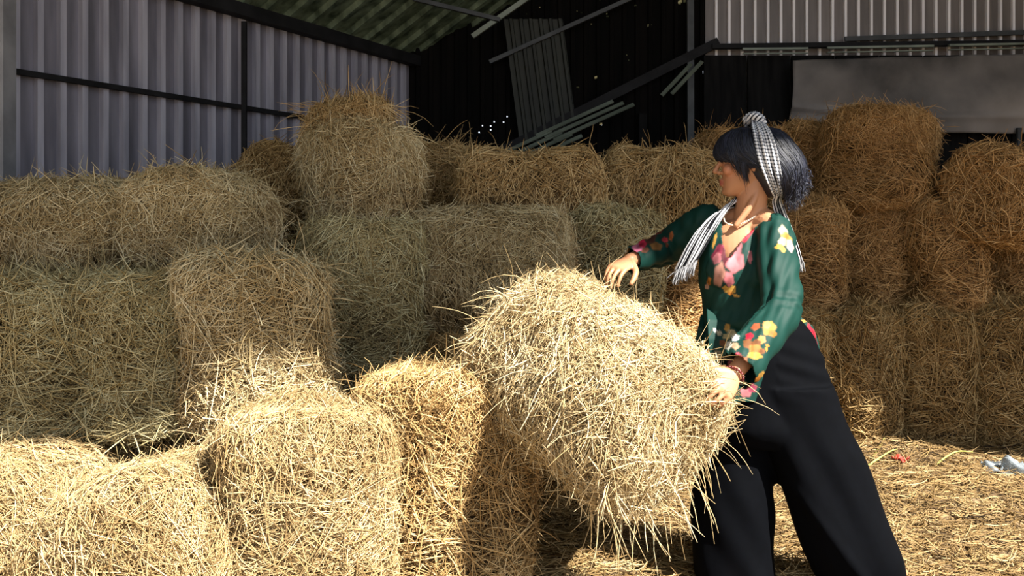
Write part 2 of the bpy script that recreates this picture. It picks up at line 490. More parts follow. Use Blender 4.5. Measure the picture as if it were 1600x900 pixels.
def merge(parts):
    V, Q, T, off = [], [], [], 0
    for v, q, t in parts:
        V.append(v); Q.append(q + off); T.append(t); off += len(v)
    return np.concatenate(V), np.concatenate(Q), np.concatenate(T)

def surf_paths(g, p0, d0, R, H, c, lump, h0, lift, length, K, curve, flat=1.0):
    """straws that follow the bale's surface"""
    n = len(p0); p = p0.copy(); d = d0.copy(); step = (length / (K - 1))[:, None]
    out, nr = [], []
    for k in range(K):
        dd, nn = sdf_dir(p, R, H, c)
        f = abs(2 * k / (K - 1) - 1) ** 2
        tgt = h0 + lift * f + lump(p)
        p = p - nn * (dd - tgt)[:, None]
        out.append(p.copy()); nr.append(nn)
        d = d - nn * (d * nn).sum(1, keepdims=True)
        d /= np.maximum(np.linalg.norm(d, axis=1, keepdims=True), 1e-9)
        d = d + np.cross(nn, d) * curve[:, None]
        p = p + d * step
    return np.stack(out, 1), np.stack(nr, 1)

def rand_on(g, n, R, H, capw=1.0):
    side = 2 * math.pi * R * 2 * H; cap = math.pi * R * R * capw
    u = g.uniform(0, side + 2 * cap, n)
    th = g.uniform(0, 2 * math.pi, n)
    p = np.zeros((n, 3))
    s = u < side
    rr = np.where(s, R, R * np.sqrt(g.uniform(0, 1, n)))
    p[:, 0] = rr * np.cos(th); p[:, 1] = rr * np.sin(th)
    p[:, 2] = np.where(s, g.uniform(-H, H, n), np.where(u < side + cap, H, -H))
    return p, s

def bale_meshes(seed, R, L, n, n_drape, n_fly, width, gdir=(0, 0, -1), lump_amp=0.014, jit=0.5, hang=0, drape_bias=None, fluff=1.0):
    g = np.random.default_rng(seed)
    H = L / 2; c = min(R, H) * 0.36
    lump = lump_fn(seed, lump_amp)
    gd = np.array(gdir, float)
    # core
    nt, npf = 56, 34
    s = np.linspace(0, 1, npf)
    per = np.concatenate([np.stack([np.linspace(0, R, 9), np.full(9, -H)], 1)[:-1], np.stack([np.full(16, R), np.linspace(-H, H, 16)], 1)[:-1],
                          np.stack([np.linspace(R, 0, 9), np.full(9, H)], 1)])
    th = np.linspace(0, 2 * math.pi, nt, endpoint=False)
    Pc = np.stack([per[None, :, 0] * np.cos(th)[:, None] + 1e-5, per[None, :, 0] * np.sin(th)[:, None], np.repeat(per[None, :, 1], nt, 0)], -1).reshape(-1, 3)
    dd, nn = sdf_dir(Pc, R, H, c)
    Pc = Pc - nn * (dd + 0.012 - lump(Pc))[:, None]
    m = per.shape[0]
    I, J = np.meshgrid(np.arange(nt), np.arange(m - 1), indexing='ij'); I = I.ravel(); J = J.ravel(); I2 = (I + 1) % nt
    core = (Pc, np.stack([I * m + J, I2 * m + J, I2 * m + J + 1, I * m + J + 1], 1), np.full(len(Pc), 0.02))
    parts = [core]
    # surface straws
    p0, sd = rand_on(g, n, R, H, 1.35)
    er = p0.copy(); er[:, 2] = 0; er /= np.maximum(np.linalg.norm(er, axis=1, keepdims=True), 1e-6)
    et = np.stack([-er[:, 1], er[:, 0], np.zeros(n)], 1)
    _, nn = sdf_dir(p0, R, H, c)
    bt = np.cross(nn, et)
    ang = np.where(sd, g.normal(0, jit, n), g.normal(0, 1.0, n)); ang = np.where(g.random(n) < .22, g.uniform(-1.6, 1.6, n), ang)
    d0 = et * np.cos(ang)[:, None] + bt * np.sin(ang)[:, None]
    d0 *= np.where(g.random(n) < .5, -1, 1)[:, None]
    h0 = g.uniform(-0.014, 0.012, n)
    lift = np.minimum(g.exponential(0.008, n), .05) * fluff
    ln = g.uniform(.05, .19, n)
    pa, na = surf_paths(g, p0, d0, R, H, c, lump, h0, lift, ln, 5, g.normal(0, .10, n))
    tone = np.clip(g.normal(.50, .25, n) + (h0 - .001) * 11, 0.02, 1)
    parts.append(prisms(pa, na, width * g.uniform(.55, 1.25, n), tone, (.55, 1, 1, .9, .4)))
    # broader pale stalks lying on the outside
    nb = int(n * .06)
    k_ = g.choice(n, nb, replace=False)
    pa, na = surf_paths(g, p0[k_], d0[k_], R, H, c, lump, g.uniform(.006, .016, nb), np.minimum(g.exponential(.016, nb), .07) * fluff, g.uniform(.08, .26, nb), 6, g.normal(0, .10, nb))
    parts.append(prisms(pa, na, width * g.uniform(1.0, 1.6, nb), np.clip(g.normal(.80, .14, nb), 0, 1), (.55, 1, 1, 1, .9, .4)))
    body = merge(parts)
    # loose straw: drapes over the upper rim, sticks out, hangs down
    loose = []
    up = -gd
    def pick(m_, thr):
        q, _ = rand_on(g, m_ * 8, R * .98, H * .98, 1.5)
        _, qn = sdf_dir(q, R, H, c)
        score = (q @ up) / max(R, H) + g.normal(0, .12, len(q))
        if drape_bias is not None: score = score + (q @ np.array(drape_bias)) / max(R, H) * .6
        idx = np.where(score > np.quantile(score, thr))[0]
        g.shuffle(idx); idx = idx[:m_]
        return q[idx], qn[idx]
    if n_drape:
        q, qn = pick(n_drape, .70)
        m_ = len(q)
        out = q - np.outer(q @ up, up); out /= np.maximum(np.linalg.norm(out, axis=1, keepdims=True), 1e-6)
        d = out + g.normal(0, .75, (m_, 3)); d /= np.linalg.norm(d, axis=1, keepdims=True)
        pa, na = surf_paths(g, q, d, R, H, c, lump, g.uniform(.006, .03, m_), np.minimum(g.exponential(.014, m_), .07), g.uniform(.12, .32, m_), 6, g.normal(0, .12, m_))
        loose.append(prisms(pa, na, width * g.uniform(.7, 1.35, m_), np.clip(g.normal(.66, .16, m_), 0, 1), (.5, 1, 1, 1, .8, .4)))
    if n_fly:
        q, qn = pick(n_fly, .35)
        m_ = len(q)
        d = qn * g.uniform(.2, 1.0, (m_, 1)) + g.normal(0, .7, (m_, 3)); 
        d += qn * np.maximum(0, .12 - (d * qn).sum(1))[:, None]
        d /= np.linalg.norm(d, axis=1, keepdims=True)
        st = g.uniform(.06, .20, m_)[:, None] / 5 * fluff
        grav = g.uniform(.05, .35, m_)[:, None]
        p = q - qn * .02; out = []
        for k in range(6):
            out.append(p.copy()); p = p + d * st; d = d + gd[None] * grav + g.normal(0, .08, (m_, 3)); d /= np.linalg.norm(d, axis=1, keepdims=True)
        pa = np.stack(out, 1); na = np.repeat(np.cross(qn, g.normal(size=(m_, 3)))[:, None], 6, 1) + .001
        loose.append(prisms(pa, na, width * g.uniform(.5, 1.1, m_), np.clip(g.normal(.62, .18, m_), 0, 1), (1, 1, 1, .9, .8, .35)))
    if hang:
        q, _ = rand_on(g, hang * 8, R * .97, H * .97)
        sc = -(q @ up) + g.normal(0, .05, len(q))
        if drape_bias is not None: sc = sc + (q @ np.array(drape_bias)) * .8
        q = q[np.argsort(-sc)[:hang]]
        m_ = len(q); _, qn = sdf_dir(q, R, H, c)
        d = gd[None] + qn * .5 + g.normal(0, .55, (m_, 3)); d /= np.linalg.norm(d, axis=1, keepdims=True)
        st = (g.uniform(.06, .26, m_) ** 1.0)[:, None] / 5; p = q - qn * .03; out = []
        for k in range(6):
            out.append(p.copy()); p = p + d * st; d = d + gd[None] * .12 + g.normal(0, .10, (m_, 3)); d /= np.linalg.norm(d, axis=1, keepdims=True)
        pa = np.stack(out, 1); na = np.repeat(g.normal(size=(m_, 1, 3)), 6, 1)
        loose.append(prisms(pa, na, width * g.uniform(.7, 1.4, m_), np.clip(g.normal(.66, .18, m_), 0, 1), (1, 1, 1, 1, .9, .5)))
    return body, (merge(loose) if loose else None)

LIE = Matrix(((0, 0, 1), (0, 1, 0), (-1, 0, 0)))      # local z -> world x, local x -> world -z
_cache = {}
def shared(key):
    if key not in _cache:
        kind, k = key[0], int(key[1:])
        gd = (0, 0, -1) if kind == 'u' else (1, 0, 0)
        b, l = bale_meshes(100 + k + (50 if kind == 'l' else 0), .24, .62, 11500, 520, 220, .0046, gd)
        _cache[key] = (np_mesh('straw_bale', *b), np_mesh('loose_straw', *l), .24, .62)
    return _cache[key]

def bale(kind, px, Y, zb, R, L, yaw, tint, src, label, group, flat=1.0, tilt=(0, 0), dens=1.0, seed=None, drape=700, fly=260, bias=None, fluff=1.0):
    """kind 'u' stands on end, 'l' lies on its side (yaw 0 = axis left-right)"""
    X = (px - 800) / FPX * Y
    base = Matrix.Rotation(math.radians(yaw), 3, 'Z') @ Euler((math.radians(tilt[0]), math.radians(tilt[1]), 0)).to_matrix()
    rot = base @ (LIE if kind == 'l' else Matrix.Identity(3))
    if src == 'own':
        gd = rot.transposed() @ Vector((0, 0, -1))
        bs = None if bias is None else tuple(rot.transposed() @ Vector(bias))
        b, l = bale_meshes(seed or int(px * 7 + Y * 100), R, L, int((26000 if Y < 2.9 else 20000) * dens), int(drape * 1.3), fly, .0026 if Y < 2.9 else .0034, tuple(gd), drape_bias=bs, fluff=fluff)
        me, lm, r0, l0 = np_mesh('straw_bale', *b), np_mesh('loose_straw', *l), R, L
    else:
        me, lm, r0, l0 = shared(src)
    o = link('straw_bale', me, M_STRAW)
    S = Matrix.Diagonal((R / r0 * (flat if kind == 'l' else 1), R / r0, L / l0, 1))
    hz = (L / 2 if kind == 'u' else R * flat)
    o.matrix_world = Matrix.Translation((X, Y, zb + hz)) @ rot.to_4x4() @ S
    o.color = (*tint, 1)
    tag(o, label, 'straw bale', group)
    c = link('loose_straw', lm, M_STRAW, o); c.color = (*[min(1, t * 1.04) for t in tint], 1); c['kind'] = 'stuff'
    return o

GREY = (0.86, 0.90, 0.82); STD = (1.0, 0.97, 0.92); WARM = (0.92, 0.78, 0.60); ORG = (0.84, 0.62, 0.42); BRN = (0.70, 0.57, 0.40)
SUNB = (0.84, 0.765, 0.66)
FRONT = (0, -1, 0)
G1, G2, G3, G4 = 'bales on the floor in the front', 'bales of the second layer', 'bales on top of the pile', 'bales stacked along the right back'
# ---- bottom layer, front
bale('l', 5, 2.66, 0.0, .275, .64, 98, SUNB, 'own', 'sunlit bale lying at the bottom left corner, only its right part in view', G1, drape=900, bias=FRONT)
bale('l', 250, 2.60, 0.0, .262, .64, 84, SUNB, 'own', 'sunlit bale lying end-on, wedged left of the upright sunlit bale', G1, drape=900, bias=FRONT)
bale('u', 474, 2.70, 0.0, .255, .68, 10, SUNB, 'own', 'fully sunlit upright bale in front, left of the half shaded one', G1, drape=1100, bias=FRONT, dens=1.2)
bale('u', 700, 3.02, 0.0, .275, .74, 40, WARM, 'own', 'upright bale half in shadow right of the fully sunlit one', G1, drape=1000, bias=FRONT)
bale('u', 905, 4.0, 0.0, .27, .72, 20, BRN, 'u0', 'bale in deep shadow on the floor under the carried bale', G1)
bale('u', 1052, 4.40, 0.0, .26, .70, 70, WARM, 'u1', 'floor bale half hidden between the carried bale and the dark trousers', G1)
# ---- bottom layer, hidden carriers of the rear rows
bale('l', 60, 3.22, 0.0, .265, .60, 4, STD, 'l0', 'bottom bale hidden under the leftmost upright bale', 'carrying bales out of sight')
bale('l', 330, 3.28, 0.0, .265, .60, -3, STD, 'l1', 'bottom bale hidden under the upright bales at left', 'carrying bales out of sight')
bale('u', 560, 3.78, 0.0, .25, .66, 30, STD, 'u2', 'bottom bale hidden behind the half shaded front bale', 'carrying bales out of sight')
bale('u', 722, 3.98, 0.0, .25, .77, 60, BRN, 'u1', 'bottom bale in shade under the lying bale behind the carried one', 'carrying bales out of sight')
# ---- second layer
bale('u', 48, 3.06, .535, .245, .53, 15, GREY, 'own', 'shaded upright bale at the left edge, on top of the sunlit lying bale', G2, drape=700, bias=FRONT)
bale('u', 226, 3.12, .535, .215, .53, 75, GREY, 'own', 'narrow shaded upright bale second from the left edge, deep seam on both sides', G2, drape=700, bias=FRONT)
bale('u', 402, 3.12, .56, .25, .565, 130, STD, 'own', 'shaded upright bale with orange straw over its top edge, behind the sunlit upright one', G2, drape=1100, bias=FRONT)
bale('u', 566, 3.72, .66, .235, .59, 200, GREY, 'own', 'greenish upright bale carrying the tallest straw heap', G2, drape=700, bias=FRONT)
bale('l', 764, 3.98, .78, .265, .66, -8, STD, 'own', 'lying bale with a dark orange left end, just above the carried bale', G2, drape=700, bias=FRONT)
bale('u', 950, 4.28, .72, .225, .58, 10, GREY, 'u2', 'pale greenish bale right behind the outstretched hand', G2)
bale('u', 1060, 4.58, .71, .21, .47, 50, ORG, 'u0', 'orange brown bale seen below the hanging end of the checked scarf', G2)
bale('l', 720, 4.62, .60, .29, .62, 6, BRN, 'l2', 'shaded bale hidden behind the lying bale with the orange end', 'carrying bales out of sight')
bale('l', 900, 4.90, .60, .29, .62, -4, BRN, 'l0', 'shaded bale hidden behind the pale greenish bale', 'carrying bales out of sight')
for (k_, px, Y, zb, R, L, src, lab) in (('u', 440, 4.55, 0, .25, .66, 'u0', 'floor bale hidden behind the dome-shaped bale'), ('u', 452, 4.55, .66, .25, .46, 'u1', 'second bale hidden behind the dome-shaped bale'),
        ('l', 715, 4.66, 0, .30, .62, 'l1', 'floor bale hidden behind the lying bales in the middle'), ('l', 905, 4.92, 0, .30, .62, 'l2', 'floor bale hidden behind the pale greenish bale'),
        ('u', 1180, 5.55, 0, .25, .70, 'u1', 'floor bale hidden behind the green blouse'), ('u', 1185, 5.60, .72, .24, .62, 'u0', 'second bale hidden behind the green blouse')):
    bale(k_, px, Y, zb, R, L, 10, BRN, src, lab, 'carrying bales out of sight')
# ---- third layer
bale('l', 88, 3.36, 1.06, .195, .54, -14, STD, 'own', 'lying bale on top at the left edge, showing its round left end', G3, flat=.86, drape=700, bias=FRONT)
bale('l', 318, 3.46, 1.07, .245, .56, 84, STD, 'own', 'dome-shaped end-on bale on top, second from the left edge', G3, flat=.78, drape=1300, bias=FRONT)
bale('l', 462, 4.55, 1.12, .235, .56, 60, BRN, 'l1', 'brown tilted bale squeezed between the dome-shaped bale and the tallest heap', G3, tilt=(0, 14))
top_bale = bale('u', 564, 3.92, 1.24, .215, .42, 250, STD, 'own', 'tallest upright bale of the left pile with a tousled straw cap', G3, drape=1500, fly=500, bias=FRONT)
b_, l_ = bale_meshes(616, .135, .17, 2600, 500, 220, .0032, lump_amp=.02, fluff=1.5)
for nm_, dd_ in (('straw_cap', b_), ('loose_straw', l_)):
    k_ = link(nm_, np_mesh(nm_, *dd_), M_STRAW, top_bale)
    k_.matrix_world = Matrix.Translation(top_bale.matrix_world.translation + Vector((-.025, -.02, .225))) @ Euler((.15, -.12, .4)).to_matrix().to_4x4()
    k_.color = (*WARM, 1); k_['kind'] = 'stuff'
bale('l', 698, 4.95, 1.16, .27, .60, 72, WARM, 'l2', 'end-on bale with a dark face right behind the tallest heap', G3)
bale('l', 826, 4.42, 1.185, .215, .66, 4, WARM, 'l0', 'lying bale on top in the middle, left of the dark gap', G3)
bale('l', 1038, 4.62, 1.19, .225, .58, -5, WARM, 'l1', 'lying bale on top in the middle, next to the face of the person', G3)
bale('u', 1266, 5.62, 1.35, .20, .52, 0, ORG, 'u2', 'orange bale on top directly behind the dark hair', G4)
bale('l', 1158, 5.45, 1.35, .25, .50, 8, ORG, 'l2', 'orange lying bale seen left of the hair knot', G4)
# ---- right stack
bale('u', 1368, 5.32, 1.38, .295, .55, 20, ORG, 'own', 'big orange bale highest on the right stack, shaggy all round', G4, drape=900, fly=350, bias=FRONT, dens=.9)
bale('l', 1580, 4.98, 1.17, .25, .66, 35, ORG, 'l1', 'sagging orange bale on top at the right edge', G4)
for i, (px, Y, zb, R, L, src, lab) in enumerate((
        (1262, 5.22, .77, .205, .61, 'u1', 'bale in the middle layer just right of the back of the green blouse'),
        (1374, 5.34, .77, .205, .59, 'u2', 'bale in the middle layer right under the big shaggy orange bale'),
        (1482, 5.10, .78, .205, .60, 'u0', 'bale in the middle layer left of the one at the right edge'),
        (1592, 5.20, .76, .20, .41, 'u1', 'bale in the middle layer at the right edge, under the sagging bale'))):
    bale('u', px, Y, zb, R, L, 40 * i, ORG, src, lab, G4)
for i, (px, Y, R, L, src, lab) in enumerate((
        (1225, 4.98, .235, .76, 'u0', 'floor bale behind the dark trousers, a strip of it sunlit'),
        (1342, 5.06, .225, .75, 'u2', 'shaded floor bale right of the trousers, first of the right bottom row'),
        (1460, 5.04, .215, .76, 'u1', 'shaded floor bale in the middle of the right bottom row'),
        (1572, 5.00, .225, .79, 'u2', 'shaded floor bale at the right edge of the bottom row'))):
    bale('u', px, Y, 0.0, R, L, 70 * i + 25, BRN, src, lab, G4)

# ---- the carried bale
def carried():
    C = (P(1022, 682, 2.62) + P(835, 537, 3.05)) / 2
    ax = (P(1022, 682, 2.62) - P(835, 537, 3.05)).normalized()
    x = Vector((0, 0, 1)).cross(ax).normalized(); y = ax.cross(x)
    rot = Matrix((x, y, ax)).transposed()
    gd = rot.transposed() @ Vector((0, 0, -1))
    bs = rot.transposed() @ Vector((.5, -.8, 0))
    b, l = bale_meshes(4242, .258, .70, 36000, 1300, 420, .0026, tuple(gd), hang=110, drape_bias=tuple(bs), fluff=1.1)
    o = link('straw_bale', np_mesh('straw_bale', *b), M_STRAW)
    o.matrix_world = Matrix.Translation(C) @ rot.to_4x4()
    o.color = (*STD, 1)
    tag(o, 'bright sunlit bale held tilted in the hands of the person', 'straw bale')
    c = link('loose_straw', np_mesh('loose_straw', *l), M_STRAW, o); c.color = (*STD, 1); c['kind'] = 'stuff'
carried()

# ---- straw litter on the floor
def litter(n=26000):
    g = np.random.default_rng(55)
    y = 2.3 + (g.random(n) ** 1.25) * 3.0
    x = g.uniform(-.35, 3.3, n)
    ln = g.uniform(.06, .26, n); a = g.uniform(0, 6.28, n)
    a = np.where(g.random(n) < .5, g.normal(0.1, .6, n), a)
    K = 5; t = np.linspace(-.5, .5, K)
    cur = g.normal(0, .9, n)
    ang = a[:, None] + cur[:, None] * t[None]
    px = x[:, None] + np.cumsum(np.cos(ang), 1) * (ln / K)[:, None]; py = y[:, None] + np.cumsum(np.sin(ang), 1) * (ln / K)[:, None]
    h = g.uniform(0.001, .03, n)[:, None] + np.minimum(g.exponential(.010, n), .07)[:, None] * (2 * np.abs(t[None])) ** 2 * np.sign(g.random((n, 1)) - .2)
    pz = mound(px, py) + np.maximum(h, .002)
    pa = np.stack([px, py, pz], -1)
    na = np.zeros_like(pa); na[..., 2] = 1; na[..., 0] = .1
    return prisms(pa, na, g.uniform(.0026, .0062, n), np.clip(g.normal(.54, .24, n), .02, 1), (.6, 1, 1, .9, .4))
o = link('straw_litter', np_mesh('straw_litter', *litter()), M_STRAW)
o.color = (.60, .51, .39, 1)
tag(o, 'loose straw strewn over the barn floor around the feet', 'loose straw', kind='stuff')

# ------------------------------------------------------------------ the person
def catmull(pts, sub):
    pts = [np.array(p, float) for p in pts]
    out = []
    n = len(pts)
    for i in range(n - 1):
        p0 = pts[max(i - 1, 0)]; p1 = pts[i]; p2 = pts[i + 1]; p3 = pts[min(i + 2, n - 1)]
        for k in range(sub):
            t = k / sub
            out.append(0.5 * ((2 * p1) + (-p0 + p2) * t + (2 * p0 - 5 * p1 + 4 * p2 - p3) * t * t + (-p0 + 3 * p1 - 3 * p2 + p3) * t ** 3))
    out.append(pts[-1])
    return np.array(out)

class Skin:
    """closed lofts that are fused into one surface afterwards"""
    def __init__(self): self.bm = bmesh.new()
    def rings(self, R):
        vs = [[self.bm.verts.new(p) for p in r] for r in R]
        n = len(vs[0])
        for a, b in zip(vs[:-1], vs[1:]):
            for i in range(n):
                self.bm.faces.new((a[i], a[(i + 1) % n], b[(i + 1) % n], b[i]))
        self.bm.faces.new(vs[0][::-1]); self.bm.faces.new(vs[-1])
    def tube(self, pts, rad, ref=(0, 0, 1), sub=4, n=16, cap=True):
        P3 = catmull(pts, sub)
        rr = catmull([(r, r) if np.isscalar(r) else r for r in rad], sub)
        T = np.gradient(P3, axis=0); T /= np.linalg.norm(T, axis=1)[:, None]
        ref = np.array(ref, float)
        R = []
        th = np.linspace(0, 2 * math.pi, n, endpoint=False)
        def ring(c, t, a, b):
            s = ref - t * ref.dot(t)
            s /= max(np.linalg.norm(s), 1e-6); u = np.cross(t, s)
            return [tuple(c + s * (a * math.cos(x)) + u * (b * math.sin(x))) for x in th]
        if cap:
            for f in (.95, .75, .4):
                R.append(ring(P3[0] - T[0] * min(rr[0]) * f, T[0], rr[0][0] * math.sqrt(1 - f * f), rr[0][1] * math.sqrt(1 - f * f)))
        for c, t, r in zip(P3, T, rr): R.append(ring(c, t, r[0], r[1]))
        if cap:
            for f in (.4, .75, .95):
                R.append(ring(P3[-1] + T[-1] * min(rr[-1]) * f, T[-1], rr[-1][0] * math.sqrt(1 - f * f), rr[-1][1] * math.sqrt(1 - f * f)))
        self.rings(R)
    def blob(self, c, r, rot=None):
        m = Matrix.Translation(Vector(c)) @ (rot.to_4x4() if rot is not None else Matrix.Identity(4)) @ Matrix.Diagonal((*r, 1))
        bmesh.ops.create_icosphere(self.bm, subdivisions=3, radius=1.0, matrix=m)
    def px_rings(self, spec, e=2.3, n=40, sub=3):
        """spec rows: (px left, px right, py, depth centre, half depth)"""
        sp = catmull(spec, sub); R = []
        th = np.linspace(0, 2 * math.pi, n, endpoint=False)
        ce = np.sign(np.cos(th)) * np.abs(np.cos(th)) ** (2 / e); se = np.sign(np.sin(th)) * np.abs(np.sin(th)) ** (2 / e)
        for l, r, y, Y, d in sp:
            a, b = P(l, y, Y), P(r, y, Y)
            c = (a + b) / 2; hw = (b.x - a.x) / 2
            R.append([(c.x + hw * x, Y + d * q, c.z) for x, q in zip(ce, se)])
        self.rings(R)
    def fuse(self, name, voxel, smooth=4, factor=.5):
        bmesh.ops.recalc_face_normals(self.bm, faces=self.bm.faces[:])
        me = bpy.data.meshes.new(name); self.bm.to_mesh(me); self.bm.free()
        o = bpy.data.objects.new(name, me); COL.objects.link(o)
        md = o.modifiers.new('fuse', 'REMESH'); md.mode = 'VOXEL'; md.voxel_size = voxel; md.use_smooth_shade = True
        if smooth:
            ms = o.modifiers.new('smooth', 'SMOOTH'); ms.iterations = smooth; ms.factor = factor
        dg = bpy.context.evaluated_depsgraph_get(); dg.update()
        me2 = bpy.data.meshes.new_from_object(o.evaluated_get(dg))
        bpy.data.objects.remove(o); bpy.data.meshes.remove(me)
        me2.name = name
        return me2

def get_vn(me):
    n = len(me.vertices)
    v = np.empty(n * 3, np.float32); me.vertices.foreach_get('co', v)
    q = np.empty(n * 3, np.float32); me.vertices.foreach_get('normal', q)
    return v.reshape(-1, 3).astype(float), q.reshape(-1, 3).astype(float)

def set_v(me, v):
    me.vertices.foreach_set('co', np.ascontiguousarray(v, np.float32).ravel()); me.update()

def set_print(me, c):
    a = me.attributes.new('print', 'FLOAT_COLOR', 'POINT')
    a.data.foreach_set('color', np.ascontiguousarray(np.concatenate([c, np.ones((len(c), 1))], 1), np.float32).ravel())

def to_px(v):
    return 800 + FPX * v[:, 0] / v[:, 1], HOR - FPX * (v[:, 2] - CAM_H) / v[:, 1]

def drop_faces(me, mask):
    """delete vertices flagged in mask"""
    bm = bmesh.new(); bm.from_mesh(me)
    bm.verts.ensure_lookup_table()
    bmesh.ops.delete(bm, geom=[bm.verts[i] for i in np.where(mask)[0]], context='VERTS')
    bm.to_mesh(me); bm.free()

M_SKIN = col_mat('skin', 0.45, 0.4, sss=0.12)
M_CLOTH = col_mat('printed_green_chiffon', 0.65, 0.22, bump=0.15, bscale=900)
M_BLACK = plain_mat('black_trouser_cloth', (0.0008, 0.0011, 0.0020), 0.85, 0.0, 0.06)

def hair_mat():
    m, nt, b = new_mat('black_hair')
    at = N(nt, 'ShaderNodeAttribute', attribute_name='tone')
    r = ramp(nt, at.outputs['Fac'], [(0.1, (0.003, 0.003, 0.006)), (0.9, (0.018, 0.021, 0.042))])  # bluish end puts the sky's sheen into the black hair colour
    nt.links.new(r.outputs[0], b.inputs['Base Color'])
    b.inputs['Roughness'].default_value = 0.42; b.inputs['Specular IOR Level'].default_value = 0.42
    return m
M_HAIR = hair_mat()

def check_mat(mid=(0.22, 0.235, 0.27), thr=0.60):
    """black and white checked cotton; u runs across the cloth, v along it in cells"""
    m, nt, b = new_mat('checked_cotton')
    uv = N(nt, 'ShaderNodeUVMap', uv_map='uv')
    sp = N(nt, 'ShaderNodeSeparateXYZ'); nt.links.new(uv.outputs[0], sp.inputs[0])
    def stripes(sock):
        f = N(nt, 'ShaderNodeMath', operation='FRACT'); nt.links.new(sock, f.inputs[0])
        g = N(nt, 'ShaderNodeMath', operation='GREATER_THAN'); g.inputs[1].default_value = thr; nt.links.new(f.outputs[0], g.inputs[0])
        return g.outputs[0]
    a = N(nt, 'ShaderNodeMath', operation='ADD'); nt.links.new(stripes(sp.outputs[0]), a.inputs[0])
    h = N(nt, 'ShaderNodeMath', operation='MULTIPLY'); h.inputs[1].default_value = 1.0; nt.links.new(stripes(sp.outputs[1]), h.inputs[0])
    nt.links.new(h.outputs[0], a.inputs[1])
    d = N(nt, 'ShaderNodeMath', operation='MULTIPLY'); d.inputs[1].default_value = 0.5; nt.links.new(a.outputs[0], d.inputs[0])
    r = ramp(nt, d.outputs[0], [(0.0, (0.62, 0.62, 0.63)), (0.5, mid), (1.0, (0.006, 0.007, 0.010))])
    nt.links.new(r.outputs[0], b.inputs['Base Color'])
    b.inputs['Roughness'].default_value = 0.8; b.inputs['Specular IOR Level'].default_value = 0.2
    return m
M_CHECK = check_mat()
M_STRIPE = check_mat((0.006, 0.007, 0.010), 0.42)
M_FRINGE = plain_mat('fringe_thread', (0.26, 0.26, 0.27), 0.8)
M_PEARL = plain_mat('pale_beads', (0.75, 0.62, 0.48), 0.3, 0.1)
M_BEAD = plain_mat('dark_red_beads', (0.10, 0.012, 0.012), 0.3)

# joints
HEAD = P(1168, 252, 3.12)
HF = Vector((-.975, .20, -.05)).normalized()
HL = Vector((0, 0, 1)).cross(HF).normalized(); HU = HF.cross(HL)
HR = Matrix((HF, HL, HU)).transposed()
def hp(x, y, z): return HEAD + HR @ Vector((x, y, z))
SHL, ELL, WRL = P(1208, 364, 3.06), P(1221, 487, 2.85), P(1147, 584, 2.63)
SHR, ELR, WRR = P(1104, 345, 3.22), P(1040, 388, 3.36), P(984, 407, 3.16)
HIPL, HIPR = P(1222, 566, 3.12), P(1164, 566, 3.18)
KNL, KNR = P(1290, 728, 3.06), P(1150, 728, 3.16)
ANL, ANR = P(1390, 872, 3.10), P(1146, 872, 3.14)

def hand(sk, w, F, Nn, S, curl, thumb_curl=.3, sc=1.0):
    """palm, four fingers and a thumb; F toward the fingers, Nn out of the palm, S toward the thumb"""
    F = F.normalized(); Nn = (Nn - F * Nn.dot(F)).normalized(); S = (S - F * S.dot(F) - Nn * S.dot(Nn)).normalized()
    sk.tube([w - F * .03, w + F * .012, w + F * .05 * sc, w + F * .086 * sc], [(.027, .020), (.029, .017), (.039, .0155), (.040, .0115)], ref=S)
    for off, ln, base, cs in ((.0305, .068, .084, .95), (.0102, .076, .089, 1.0), (-.0102, .070, .086, 1.08), (-.029, .055, .078, 1.18)):
        p = w + F * (base * sc) + S * (off * sc)
        d = (F + S * off * 1.6).normalized(); pts = [p - d * .012, p]; rad = [.0086, .0088]
        ang = 0
        for seg, c in ((.44, curl[0]), (.31, curl[1]), (.25, curl[2])):
            ang += c * cs
            dd = d * math.cos(ang) + Nn * math.sin(ang)
            p = p + dd * (ln * seg * sc); pts.append(p); rad.append(.0083 - .0011 * len(rad) * .5)
        sk.tube(pts, rad, ref=S, n=12, sub=3)
    p = w + F * (.022 * sc) + S * (.022 * sc)
    d = (F * .62 + S * .72 + Nn * .25).normalized()
    p1 = p + d * .042 * sc
    d2 = (F * .85 + S * .30 + Nn * (.35 + thumb_curl)).normalized()
    p2 = p1 + d2 * .032 * sc; d3 = (F * .9 + S * .02 + Nn * (.45 + thumb_curl)).normalized(); p3 = p2 + d3 * .024 * sc
    sk.tube([p - d * .01, p, p1, p2, p3], [.013, .0145, .0112, .010, .0078], ref=Nn, n=12, sub=3)

